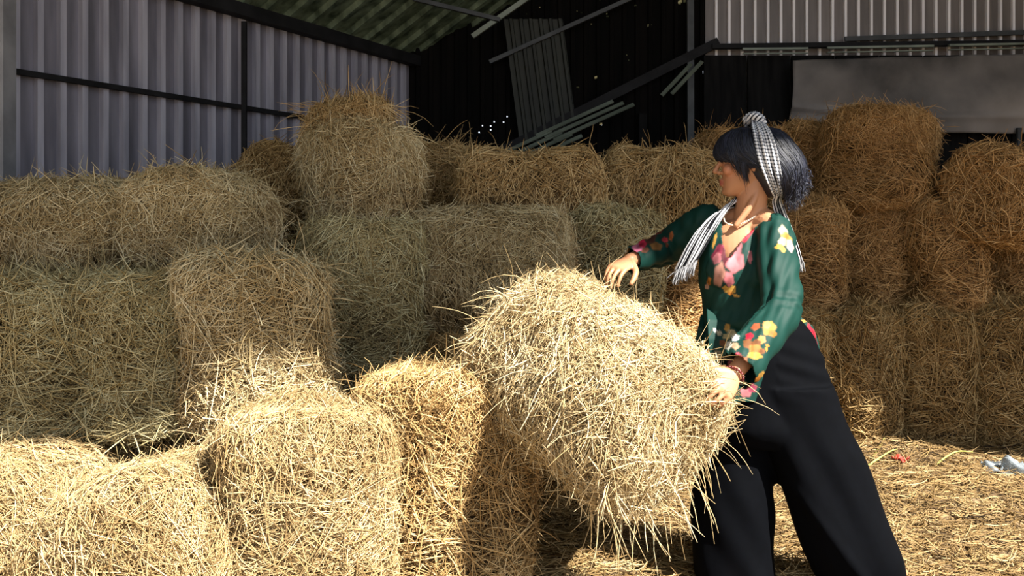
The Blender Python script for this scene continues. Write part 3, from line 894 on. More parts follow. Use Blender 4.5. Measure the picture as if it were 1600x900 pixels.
def build_body():
    sk = Skin()
    # torso
    sk.px_rings([(1120, 1272, 560, 3.15, .115), (1128, 1250, 520, 3.14, .10), (1122, 1228, 486, 3.14, .085), (1112, 1226, 440, 3.14, .10), (1106, 1228, 405, 3.14, .105),
                 (1108, 1226, 376, 3.14, .085), (1118, 1214, 356, 3.14, .065), (1140, 1196, 344, 3.13, .05)], e=2.2)
    # neck
    sk.tube([P(1170, 366, 3.14), P(1171, 345, 3.13), P(1174, 318, 3.12), P(1178, 288, 3.115), hp(-.015, 0, .0)],
            [(.078, .058), (.060, .052), (.053, .050), (.053, .050), (.05, .05)], ref=(1, 0, 0), n=24)
    sk.tube([P(1118, 350, 3.2), P(1172, 338, 3.14), P(1200, 350, 3.08)], [.04, .046, .045], n=18)
    # neck muscle from behind the ear to the collar bones
    sk.tube([P(1186, 292, 3.08), P(1172, 322, 3.07), P(1150, 352, 3.065)], [.012, .013, .010], n=12)
    # head from ring sections: z, front, back, half width
    secs = [(-.119, .074, .026, .016), (-.112, .085, .005, .030), (-.097, .0895, -.022, .043), (-.078, .0885, -.045, .053), (-.055, .088, -.062, .060),
            (-.030, .087, -.080, .066), (-.005, .089, -.092, .070), (.020, .088, -.098, .073), (.040, .094, -.100, .075), (.065, .090, -.098, .074),
            (.088, .068, -.082, .062), (.104, .032, -.05, .040), (.111, .005, -.02, .016)]
    sc = catmull(secs, 3); R = []
    th = np.linspace(0, 2 * math.pi, 40, endpoint=False)
    for z, xf, xb, w in sc:
        c, a = (xf + xb) / 2, (xf - xb) / 2
        e = 2.25
        R.append([tuple(hp(c + a * math.copysign(abs(math.cos(t)) ** (2 / e), math.cos(t)), w * math.copysign(abs(math.sin(t)) ** (2 / e), math.sin(t)), z)) for t in th])
    sk.rings(R)
    HLv = tuple(HL)
    sk.tube([hp(.086, 0, .022), hp(.094, 0, .002), hp(.107, 0, -.020), hp(.112, 0, -.029)], [(.007, .006), (.008, .007), (.010, .009), (.011, .0095)], ref=HLv, n=14)
    for s in (-1, 1):
        sk.blob(hp(.098, .011 * s, -.035), (.010, .0075, .0075), HR)           # nostril wing
        sk.blob(hp(.080, .032 * s, .012), (.012, .016, .009), HR)              # closed upper lid
        sk.blob(hp(.083, .036 * s, .032), (.012, .024, .007), HR)              # brow ridge
        sk.blob(hp(.066, .042 * s, -.028), (.022, .022, .022), HR)             # cheek
        # ear: rim, bowl and lobe
        e0 = Vector((-.014, .069 * s, -.012))
        rim = [(-.004, .004, -.020), (-.016, .010, -.012), (-.022, .014, .006), (-.019, .014, .024), (-.006, .010, .031), (.006, .005, .024), (.008, .003, .012)]
        sk.tube([hp(e0.x + a, e0.y + b * s, e0.z + c) for a, b, c in rim], [.005, .0052, .0050, .0050, .005, .0045, .004], ref=tuple(HF), n=10)
        sk.blob(hp(e0.x - .008, e0.y + .003 * s, e0.z + .006), (.014, .0045, .022), HR)
        sk.blob(hp(e0.x - .001, e0.y + .003 * s, e0.z - .022), (.008, .005, .009), HR)
    sk.tube([hp(.084, -.018, -.0655), hp(.0930, -.008, -.0610), hp(.0945, 0, -.0620), hp(.0930, .008, -.0610), hp(.084, .018, -.0655)], [.0035, .0060, .0060, .0060, .0035], n=10)
    sk.tube([hp(.083, -.016, -.069), hp(.0912, -.007, -.0755), hp(.0925, 0, -.0760), hp(.0912, .007, -.0755), hp(.083, .016, -.069)], [.0035, .0068, .0070, .0068, .0035], n=10)
    sk.blob(hp(.078, 0, -.101), (.015, .019, .015), HR)                         # chin
    # arms
    sk.tube([P(1190, 362, 3.09), SHL, SHL * .5 + ELL * .5, ELL, ELL * .55 + WRL * .45, WRL], [.046, .050, .040, .035, .035, .024], n=18)
    sk.tube([P(1125, 350, 3.2), SHR, SHR * .5 + ELR * .5, ELR, ELR * .55 + WRR * .45, WRR], [.046, .048, .040, .035, .034, .025], n=18)
    F = P(1104, 642, 2.49) - WRL
    hand(sk, WRL, F, Vector((-.45, .75, -.45)), Vector((-.8, -.25, .45)), (.40, .60, .5), .15)
    F = P(922, 446, 2.97) - WRR
    hand(sk, WRR, F, Vector((-.45, -.35, -.8)), Vector((.75, -.6, -.1)), (.35, .5, .35), .1)
    # legs and feet
    sk.tube([HIPL + Vector((0, 0, .02)), HIPL * .5 + KNL * .5, KNL, KNL * .5 + ANL * .5, ANL], [.074, .066, .050, .044, .034], n=20)
    sk.tube([HIPR + Vector((0, 0, .02)), HIPR * .5 + KNR * .5, KNR, KNR * .5 + ANR * .5, ANR], [.074, .066, .050, .044, .034], n=20)
    for A, fd in ((ANL, Vector((-.90, -.43, 0))), (ANR, Vector((-.40, -.92, 0)))):
        fd.normalize(); sd = Vector((-fd.y, fd.x, 0))
        g = Vector((A.x, A.y, 0.0))
        heel = g - fd * .045 + Vector((0, 0, .036))
        sk.tube([heel, g + fd * .02 + Vector((0, 0, .043)), g + fd * .10 + Vector((0, 0, .032)), g + fd * .155 + Vector((0, 0, .022))],
                [(.030, .034), (.032, .040), (.042, .028), (.042, .018)], ref=tuple(sd), n=18)
        sk.tube([A + Vector((0, 0, .03)), g - fd * .02 + Vector((0, 0, .045))], [.032, .034], n=16)
        for k, (o_, l_, r_) in enumerate(((.030, .048, .012), (.012, .046, .0085), (-.004, .040, .008), (-.018, .034, .0075), (-.031, .026, .007))):
            b = g + fd * .150 + sd * o_ + Vector((0, 0, .016))
            sk.tube([b, b + fd * l_ * .6 + Vector((0, 0, .001)), b + fd * l_ - Vector((0, 0, .003))], [r_, r_, r_ * .9], ref=tuple(sd), n=10)
    me = sk.fuse('person', .0034, 3)
    v, n = get_vn(me)
    loc = (v - np.array(HEAD)) @ np.array(HR)
    c = np.tile(np.array([[.43, .205, .105]]), (len(v), 1))
    mott = lump_fn(3, .03)(v * 3)
    c *= (1 + mott[:, None])
    def mark(mask, col, k): c[:] = c * (1 - (mask * k)[:, None]) + np.array(col) * (mask * k)[:, None]
    hd = np.linalg.norm(loc, axis=1) < .2
    lip = np.exp(-(((loc[:, 2] + .069) / .010) ** 2) ** 2) * np.exp(-((loc[:, 1] / .021) ** 2) ** 2) * (loc[:, 0] > .080) * hd
    mark(lip, (.30, .045, .05), .8)
    ck = np.exp(-((loc[:, 0] - .07) / .03) ** 2 - ((np.abs(loc[:, 1]) - .05) / .03) ** 2 - ((loc[:, 2] + .03) / .03) ** 2) * hd
    mark(ck, (.52, .17, .12), .35)
    brow = np.exp(-(((loc[:, 2] - .036) / .0045) ** 2) ** 2) * (np.abs(np.abs(loc[:, 1]) - .035) < .022) * (loc[:, 0] > .06) * hd
    mark(brow, (.012, .010, .010), .8)
    lash = np.exp(-(((loc[:, 2] - .004) / .003) ** 2) ** 2) * (np.abs(np.abs(loc[:, 1]) - .033) < .015) * (loc[:, 0] > .065) * hd
    mark(lash, (.012, .010, .010), .85)
    fl = np.linalg.norm(v - np.array(P(1104, 648, 2.50)), axis=1)
    mark(np.exp(-(fl / .035) ** 2), (.52, .20, .15), .5)
    set_print(me, c)
    o = link('person', me, M_SKIN)
    tag(o, 'person in a green flowered blouse and black trousers lifting a straw bale', 'person')
    return o
person = build_body()

RED, PINK, ROSE, DPINK = (.55, .012, .035), (.70, .20, .22), (.55, .17, .19), (.28, .035, .07)
GOLD, ORNG, BRWN, CREAM, WHT = (.62, .33, .06), (.60, .22, .03), (.20, .075, .025), (.55, .48, .32), (.75, .74, .72)
PETALS = [  # px, py, half sizes, turn, colour
    (1168, 360, 8, 19, 25, RED), (1163, 368, 6, 10, 40, (.7, .05, .08)), (1146, 372, 13, 9, -20, (.80, .30, .28)), (1146, 389, 13, 14, 20, ROSE), (1123, 396, 8, 16, 30, DPINK), (1121, 404, 6, 9, 20, ROSE),
    (1133, 400, 6, 14, 0, (.12, .02, .03)), (1149, 411, 13, 15, 35, PINK), (1124, 429, 8, 18, 8, (.58, .27, .20)), (1139, 436, 7, 11, -10, PINK), (1135, 452, 7, 4, 40, GOLD), (1145, 452, 5, 6, 0, GOLD),
    (1141, 458, 4, 3, 0, ORNG), (1150, 462, 5, 2, 20, GOLD), (1108, 440, 3, 7, 10, ORNG), (1105, 448, 3, 4, 0, (.6, .35, .25)), (1117, 376, 2, 12, 15, GOLD), (1172, 402, 3, 10, 0, PINK),
    (1224, 364, 6, 12, -15, CREAM), (1229, 375, 7, 12, -25, GOLD), (1234, 384, 5, 10, -15, (.65, .5, .45)), (1222, 378, 6, 7, 20, CREAM), (1219, 386, 6, 4, 30, GOLD), (1224, 391, 3, 4, 0, GOLD), (1214, 387, 3, 3, 0, GOLD),
    (1202, 514, 9, 11, 30, GOLD), (1198, 508, 6, 6, 0, (.6, .3, .1)), (1206, 521, 7, 5, 20, ORNG), (1181, 511, 7, 5, -30, (.42, .09, .03)), (1171, 526, 6, 5, -30, RED), (1190, 531, 6, 6, 0, (.72, .33, .10)), (1169, 538, 8, 7, 20, BRWN), (1182, 537, 7, 6, 0, BRWN),
    (1181, 547, 11, 8, 20, (.42, .17, .04)), (1179, 556, 11, 5, 5, GOLD), (1190, 549, 5, 4, 0, BRWN), (1199, 540, 3, 2, 0, ORNG), (1197, 546, 2, 3, 0, ORNG), (1151, 561, 9, 9, 30, (.75, .10, .14)), (1148, 566, 6, 8, 30, (.85, .60, .60)), (1161, 567, 6, 10, 25, (.34, .13, .06)), (1156, 576, 4, 6, 10, BRWN),
    (1153, 586, 3, 4, 0, CREAM), (1166, 612, 9, 8, -30, PINK), (1175, 606, 7, 7, 0, (.35, .05, .10)), (1189, 585, 6, 3, -40, GOLD), (1183, 592, 5, 3, -40, ORNG),
    (1136, 512, 4, 6, 20, GOLD), (1143, 520, 7, 5, 20, (.42, .36, .2)), (1135, 526, 6, 4, 0, (.5, .42, .2)), (1149, 528, 6, 5, -20, WHT), (1138, 540, 5, 7, 30, (.6, .58, .5)), (1149, 541, 6, 5, 20, (.5, .33, .2)), (1124, 521, 4, 4, 0, CREAM), (1129, 536, 5, 5, 0, BRWN),
    (1121, 553, 6, 6, 0, (.38, .32, .2)), (1128, 562, 6, 5, 0, (.33, .26, .15)), (1117, 516, 3, 3, 0, WHT),
    (1268, 522, 5, 16, -22, RED), (1272, 534, 4, 10, -20, (.65, .10, .14)), (1255, 502, 4, 2, 0, GOLD), (1276, 560, 3, 8, -10, (.5, .35, .2)),
    (998, 386, 10, 7, -25, (.75, .20, .32)), (1004, 381, 6, 6, 0, (.68, .02, .07)), (1039, 375, 5, 4, 0, (.55, .05, .06)), (1025, 385, 9, 6, 10, (.24, .11, .03)), (1016, 374, 9, 7, -30, (.10, .03, .02)), (1029, 362, 8, 4, -30, (.20, .03, .02)),
    (1049, 369, 3, 7, 10, (.40, .12, .03)), (990, 399, 5, 3, 20, (.45, .38, .16)), (1008, 391, 6, 4, -20, (.22, .08, .04)), (1042, 383, 2, 4, 0, (.3, .08, .03)), (994, 409, 2, 4, 0, CREAM)]
def print_cloth(v, n):
    c = np.tile(np.array([[.0011, .028, .021]]), (len(v), 1))
    X, Y = to_px(v)
    front = n[:, 1] < .25
    lum = lump_fn(12, .16)(v * 9)
    for (cx, cy, a, b, t, col) in PETALS:
        t = math.radians(t); dx, dy = X - cx, Y - cy
        p = (dx * math.cos(t) + dy * math.sin(t)) / a; q = (-dx * math.sin(t) + dy * math.cos(t)) / b
        r = np.sqrt(p * p + q * q) * (1 + .10 * np.sin(5 * np.arctan2(q, p) + cx))
        m = np.clip((1.12 - r) / .22, 0, 1) * front
        shade = (0.72 + .38 * np.clip(r, 0, 1)) * (1 + lum)
        c = c * (1 - m[:, None]) + (np.array(col)[None] * shade[:, None] * .62) * m[:, None]
    g = np.random.default_rng(31)
    back = n[:, 1] > .1
    idx = np.where(back)[0]
    for i in g.choice(idx, min(40, len(idx)), replace=False) if len(idx) else ():
        col = (RED, PINK, GOLD, ORNG, CREAM, ROSE)[g.integers(6)]
        r = np.linalg.norm(v - v[i], axis=1) / g.uniform(.012, .03)
        m = np.clip((1.1 - r) / .25, 0, 1) * back
        c = c * (1 - m[:, None]) + np.array(col)[None] * m[:, None]
    return c

def build_blouse():
    sk = Skin()
    sk.px_rings([(1112, 1232, 520, 3.135, .088), (1098, 1240, 505, 3.115, .125), (1099, 1236, 482, 3.12, .122), (1095, 1238, 450, 3.125, .128), (1093, 1240, 420, 3.125, .13),
                 (1096, 1238, 390, 3.13, .118), (1103, 1230, 364, 3.135, .088), (1118, 1214, 350, 3.135, .070), (1140, 1196, 342, 3.13, .058)], e=2.3)
    # bust toward the camera-left
    sk.blob(P(1134, 424, 3.05), (.066, .058, .070)); sk.blob(P(1178, 430, 3.04), (.066, .058, .070))
    sk.tube([P(1176, 352, 3.10), P(1196, 354, 3.085), SHL, SHL * .5 + ELL * .5, ELL, ELL * .62 + WRL * .38, ELL * .25 + WRL * .75, WRL + (ELL - WRL) * .08],
            [.040, .046, .066, .066, .062, .060, .060, .062], n=28)
    sk.tube([P(1128, 346, 3.18), P(1112, 344, 3.2), SHR, SHR * .5 + ELR * .5, ELR, ELR * .6 + WRR * .4, ELR * .2 + WRR * .8, WRR + (ELR - WRR) * .05],
            [.040, .048, .060, .060, .060, .052, .044, .042], n=28)
    me = sk.fuse('blouse', .0046, 5)
    v, n = get_vn(me)
    # gathers and folds
    def along(a, b):
        a = np.array(a); b = np.array(b); d = b - a; L = np.linalg.norm(d); d /= L
        t = (v - a) @ d; w = v - a - np.outer(t, d)
        return t / L, np.linalg.norm(w, axis=1), w
    disp = np.zeros(len(v))
    for (a, b, rr, ax_) in ((SHL, ELL, .09, 1), (ELL, WRL, .085, 2), (SHR, ELR, .09, 3), (ELR, WRR, .075, 4)):
        t, r, w = along(a, b)
        wgt = np.clip((rr - r) / .02, 0, 1) * np.clip((t + .05) / .15, 0, 1) * np.clip((1.1 - t) / .1, 0, 1)
        th = np.arctan2(w[:, 1], w[:, 0] + w[:, 2] * .6)
        disp += wgt * (.0035 * np.sin(th * 5 + t * 3 + ax_) + .0025 * np.sin(t * 17 + th * 2 + ax_) + .003 * np.exp(-((t - 1) / .12) ** 2) * np.sin(t * 46 + th))
    X, Y = to_px(v)
    disp += np.clip((Y - 440) / 40, 0, 1) * (X < 1175) * .004 * np.sin(X * .12 + Y * .05) + .0015 * np.sin(X * .35 + Y * .12)
    v = v + n * disp[:, None]
    set_v(me, v)
    v, n = get_vn(me)
    set_print(me, print_cloth(v, n))
    # neckline: an open V down the chest, and open cuffs
    X, Y = to_px(v)
    half = np.clip((404 - Y) / 60, 0, 1)
    cx = 1139 + (404 - Y) * .42
    vneck = (np.abs(X - cx) < 30 * half + 2) & (Y < 404) & (n[:, 1] < .35)
    lf = 1128 + (Y - 330) * .0
    vneck = (Y < 402) & (n[:, 1] < .3) & (X > np.interp(Y, [330, 350, 375, 402], [1130, 1129, 1129, 1137])) & (X < np.interp(Y, [330, 343, 352, 375, 402], [1204, 1196, 1182, 1158, 1141]))
    top = (Y < 345.5) & (X > 1128) & (X < 1204)
    cl = ((v - np.array(WRL)) @ np.array((ELL - WRL).normalized()) < .016) & (np.linalg.norm(v - np.array(WRL), axis=1) < .13)
    cr = ((v - np.array(WRR)) @ np.array((ELR - WRR).normalized()) < .010) & (np.linalg.norm(v - np.array(WRR), axis=1) < .10)
    drop_faces(me, vneck | top | cl | cr)
    o = link('blouse', me, M_CLOTH, person)
    md = o.modifiers.new('thickness', 'SOLIDIFY'); md.thickness = .0025; md.offset = 0
    o['label'] = 'dark green long-sleeved blouse with rose and gold flower print'
    # split tails of the blouse
    def panel(name, edge_l, edge_r, ys, Yd, amp):
        def fn(u, vv):
            y = np.interp(vv, np.linspace(0, 1, len(ys)), ys)
            xl = np.interp(vv, np.linspace(0, 1, len(edge_l)), edge_l); xr = np.interp(vv, np.linspace(0, 1, len(edge_r)), edge_r)
            x = xl + (xr - xl) * u
            D = Yd(u, vv) + amp * np.sin(u * 11 + vv * 3) * (.3 + .7 * vv)
            return np.stack([(x - 800) / FPX * D, D, CAM_H - (y - HOR) / FPX * D], 1)
        p = grid_sheet(name, fn, 60, 70, M_CLOTH, .0025, o)
        pv, pn = get_vn(p.data)
        pn = np.tile(np.array([[0, -1.0, 0]]), (len(pv), 1))
        set_print(p.data, print_cloth(pv, pn))
    panel('front_tail', [1104, 1107, 1112, 1120], [1196, 1196, 1192, 1180], [482, 535, 590, 628], lambda u, w: np.interp(w, [0, .12, .3, .5, 1], [3.06, 3.015, 2.988, 2.98, 2.972]) + .012 * u, .004)
    panel('front_tail', [1095, 1088, 1079], [1112, 1110, 1100], [492, 525, 556], lambda u, w: np.interp(w, [0, .3, 1], [3.12, 3.07, 3.05]), .004)
    panel('back_tail', [1236, 1256, 1270, 1278, 1281], [1246, 1270, 1279, 1284, 1287], [492, 510, 535, 575, 612], lambda u, w: 3.13 + .02 * u, .004)
build_blouse()

def build_trousers():
    sk = Skin()
    sk.px_rings([(1118, 1248, 498, 3.14, .105), (1112, 1266, 520, 3.14, .118), (1110, 1282, 556, 3.14, .138), (1106, 1292, 590, 3.14, .148), (1104, 1304, 630, 3.13, .15), (1102, 1318, 664, 3.12, .15), (1110, 1320, 690, 3.12, .12)], e=2.3)
    sk.px_rings([(1112, 1222, 600, 3.17, .11), (1098, 1216, 660, 3.17, .12), (1093, 1212, 710, 3.16, .12), (1086, 1208, 760, 3.15, .125), (1081, 1202, 810, 3.15, .13), (1082, 1200, 850, 3.15, .135), (1085, 1203, 885, 3.15, .14), (1086, 1205, 901, 3.15, .14)], e=2.2)
    sk.px_rings([(1160, 1300, 600, 3.09, .12), (1178, 1318, 660, 3.09, .13), (1200, 1340, 705, 3.08, .13), (1213, 1356, 745, 3.08, .13), (1228, 1371, 790, 3.08, .13), (1242, 1386, 830, 3.08, .13), (1255, 1399, 862, 3.08, .128), (1266, 1404, 885, 3.08, .12), (1274, 1404, 902, 3.08, .11)], e=2.2)
    me = sk.fuse('trousers', .0062, 6)
    v, n = get_vn(me)
    X, Y = to_px(v)
    q = np.stack([v[:, 0] * 2.2 + v[:, 2] * 1.1, v[:, 1] * 1.6, v[:, 2] * .35], 1)
    low = np.clip((Y - 600) / 120, .15, 1)
    disp = lump_fn(21, .007)(q) * low + lump_fn(22, .0028)(q * 2.1) * low
    # creases across the seat and hip
    disp += .003 * np.clip((1 - np.abs(Y - 570) / 70), 0, 1) * np.sin((Y * .22 - X * .07)) * (X > 1215)
    # long fold from the crotch down the rear leg
    dx, dy = X - 1216, Y - 740
    t = (dx * .55 + dy * .835); s = (dx * .835 - dy * .55)
    disp += .009 * np.exp(-((s - 8 - t * .06) / 9) ** 2) * np.clip(t / 40, 0, 1) * (X > 1195) * (n[:, 1] < .2)
    v = v + n * disp[:, None]
    set_v(me, v)
    o = link('trousers', me, M_BLACK, person)
    o['label'] = 'wide black trousers reaching the floor'
build_trousers()

# ---- hair: a chin-length bob with fringe, fuller at the back
HSEC = catmull([(.114, .022, -.055, .026), (.104, .058, -.095, .058), (.082, .088, -.128, .080), (.052, .104, -.150, .092), (.022, .104, -.168, .097), (.000, .080, -.178, .098),
                (-.022, .040, -.183, .097), (-.046, .012, -.184, .095), (-.072, -.012, -.180, .090), (-.098, -.028, -.170, .080), (-.122, -.045, -.152, .062), (-.136, -.065, -.130, .035)], 3)
def hair_surf(th, t, off=0.0):
    """th 0 = forehead, pi = back; t 0 crown .. 1 lower edge"""
    k = np.clip(t, 0, 1) * (len(HSEC) - 1); i = np.minimum(k.astype(int), len(HSEC) - 2); f = (k - i)[:, None]
    r = HSEC[i] * (1 - f) + HSEC[i + 1] * f
    c = (r[:, 1] + r[:, 2]) / 2; a = (r[:, 1] - r[:, 2]) / 2 + off; w = r[:, 3] + off
    e = 2.2
    x = c + a * np.sign(np.cos(th)) * np.abs(np.cos(th)) ** (2 / e); y = w * np.sign(np.sin(th)) * np.abs(np.sin(th)) ** (2 / e)
    return np.stack([x, y, r[:, 0] + off * (1 - 2 * np.clip(t, 0, 1)) * .5], 1)
def to_world(p): return np.array(HEAD) + p @ np.array(HR).T

def build_hair():
    sk = Skin()
    th = np.linspace(0, 2 * math.pi, 40, endpoint=False)
    sk.rings([[tuple(q) for q in to_world(hair_surf(th, np.full(40, t), -.004))] for t in np.linspace(0, 1, 30)])
    me = sk.fuse('hair', .005, 3)
    g = np.random.default_rng(8)
    v, n = get_vn(me)
    Q0 = np.empty(len(me.loops), np.int32); me.loops.foreach_get('vertex_index', Q0)
    quads = Q0.reshape(-1, 4)
    parts = [(v, quads, np.full(len(v), .25))]
    n_ = 5200; K = 9
    th = g.uniform(-math.pi, math.pi, n_)
    t0 = g.uniform(0.0, .30, n_) * (g.random(n_) < .7) + g.uniform(.1, .7, n_) * (g.random(n_) < .3)
    at = np.abs(th)
    tend = np.interp(at, [0, .55, .95, 1.25, 1.7, 3.2], [.44, .46, .56, .70, .93, 1.0]) + g.normal(0, .03, n_)
    t0 = np.minimum(t0, tend - .12)
    s = np.linspace(0, 1, K)
    T = t0[:, None] + (tend - t0)[:, None] * s[None]
    sweep = np.sign(th) * np.interp(at, [0, .5, 1.2, 3.2], [.15, .30, .12, 0])
    TH = th[:, None] + sweep[:, None] * s[None] ** 1.5 + g.normal(0, .04, n_)[:, None] * s[None]
    back = np.clip((at - 1.6) / .6, 0, 1)
    wav = g.uniform(0, 6.28, n_)
    TH = TH + (back * .10)[:, None] * np.sin(s[None] * 9 + np.round(th * 7)[:, None] + wav[:, None] * .15) * s[None]
    off = g.uniform(.000, .007, n_)[:, None] + (back[:, None] * .010 * np.abs(np.sin(s[None] * 7 + np.round(th * 9)[:, None])) * s[None]) + np.minimum(g.exponential(.0025, n_), .014)[:, None] * s[None] ** 2
    pts = np.stack([hair_surf(TH[:, k], np.clip(T[:, k], 0, 1), off[:, k]) for k in range(K)], 1)
    over = np.maximum(T - 1, 0) * .2; pts[..., 2] -= over
    cen = np.array([-.03, 0, .0])
    nrm = pts - cen; nrm /= np.linalg.norm(nrm, axis=2, keepdims=True)
    tone = np.clip(g.normal(.4, .25, n_), 0, 1)
    a, b, c_ = prisms(to_world(pts.reshape(-1, 3)).reshape(n_, K, 3), (nrm.reshape(-1, 3) @ np.array(HR).T).reshape(n_, K, 3), g.uniform(.0016, .0034, n_), tone, (.5, 1, 1, 1, 1, .9, .8, .6, .25))
    parts.append((a, b, c_))
    # side lock in front of the ear, wisps at the nape
    m = 150
    for sgn in (1, -1):
        u = g.uniform(0, 1, m); s = np.linspace(0, 1, K)
        st = np.stack([.074 - .085 * u, np.full(m, .080) + .006 * g.random(m), .050 - .01 * u], 1)
        en = np.stack([.040 - .042 * u + g.normal(0, .004, m), .076 + g.normal(0, .003, m), np.interp(u, [0, .5, .75, 1], [-.035, -.060, -.085, -.030]) + g.normal(0, .012, m)], 1)
        pp = st[:, None] * (1 - s)[None, :, None] + en[:, None] * s[None, :, None]
        pp[..., 1] += .016 * np.sin(s * math.pi)[None] * .7
        pp[..., 0] += (.008 * np.sin(s * 3.1))[None]
        pp[..., 1] *= sgn
        nn = np.zeros_like(pp); nn[..., 1] = sgn
        parts.append(prisms(to_world(pp.reshape(-1, 3)).reshape(m, K, 3), (nn.reshape(-1, 3) @ np.array(HR).T).reshape(m, K, 3), g.uniform(.0012, .0026, m), np.clip(g.normal(.4, .25, m), 0, 1), (.6, 1, 1, 1, 1, .9, .8, .6, .2)))
    m = 260
    th = g.uniform(1.9, 4.4, m); th = np.where(th > math.pi, th - 2 * math.pi, th)
    p = hair_surf(th, g.uniform(.55, 1.0, m), .006); d = p - np.array([-.08, 0, .05]); d /= np.linalg.norm(d, axis=1)[:, None]
    d[:, 2] -= .7; out = []
    ph = g.uniform(0, 6.28, m)
    for k in range(K):
        out.append(p.copy()); d += np.stack([np.sin(ph + k * 1.2), np.cos(ph + k * 1.2), g.normal(0, .3, m)], 1) * .55; d /= np.linalg.norm(d, axis=1)[:, None]; p = p + d * .007
    pp = np.stack(out, 1); nn = np.repeat(g.normal(size=(m, 1, 3)), K, 1)
    parts.append(prisms(to_world(pp.reshape(-1, 3)).reshape(m, K, 3), nn, g.uniform(.0010, .0022, m), np.clip(g.normal(.5, .25, m), 0, 1), (1, 1, 1, 1, 1, .9, .8, .6, .3)))
    o = link('hair', np_mesh('hair', *merge(parts)), M_HAIR, person)
    o['label'] = 'black chin-length bob with a fringe'
    bpy.data.meshes.remove(me)
build_hair()

# ---- checked headscarf: band, knot, two hanging ends
def strip(name, centre, across, halfw, parent, cells_u, cell_v, folds=.004, nfold=5, sub=8, nu=26, phase=0.0, mat=None):
    """cloth strip along centre points; across = direction over its width at each point"""
    C = catmull(centre, sub); A = catmull(across, sub); W = catmull([(w,) for w in halfw], sub)[:, 0]
    A /= np.linalg.norm(A, axis=1)[:, None]
    T = np.gradient(C, axis=0); T /= np.linalg.norm(T, axis=1)[:, None]
    Nn = np.cross(A, T)
    L = np.concatenate([[0], np.cumsum(np.linalg.norm(np.diff(C, axis=0), axis=1))])
    u = np.linspace(-1, 1, nu)
    V = C[:, None] + A[:, None] * (u[None, :, None] * W[:, None, None])
    bulge = folds * np.sin(u * math.pi * nfold / 2 + phase)[None] + folds * .7 * np.sin(u * math.pi * nfold * .8 + 1.3 + phase)[None] * np.sin(L[:, None] * 22)
    V = V + Nn[:, None] * bulge[..., None]
    m = len(C)
    I, J = np.meshgrid(np.arange(m - 1), np.arange(nu - 1), indexing='ij'); I = I.ravel(); J = J.ravel()
    Q = np.stack([I * nu + J, I * nu + J + 1, (I + 1) * nu + J + 1, (I + 1) * nu + J], 1)
    me = np_mesh(name, V.reshape(-1, 3), Q)
    uvl = me.uv_layers.new(name='uv')
    UU = np.repeat(((u + 1) / 2 * cells_u)[None], m, 0); VV = np.repeat((L / cell_v)[:, None], nu, 1)
    li = Q.ravel()
    uvl.data.foreach_set('uv', np.stack([UU.ravel()[li], VV.ravel()[li]], 1).astype(np.float32).ravel())
    o = link(name, me, mat or M_CHECK, parent)
    md = o.modifiers.new('thickness', 'SOLIDIFY'); md.thickness = .002; md.offset = 0
    return o, V

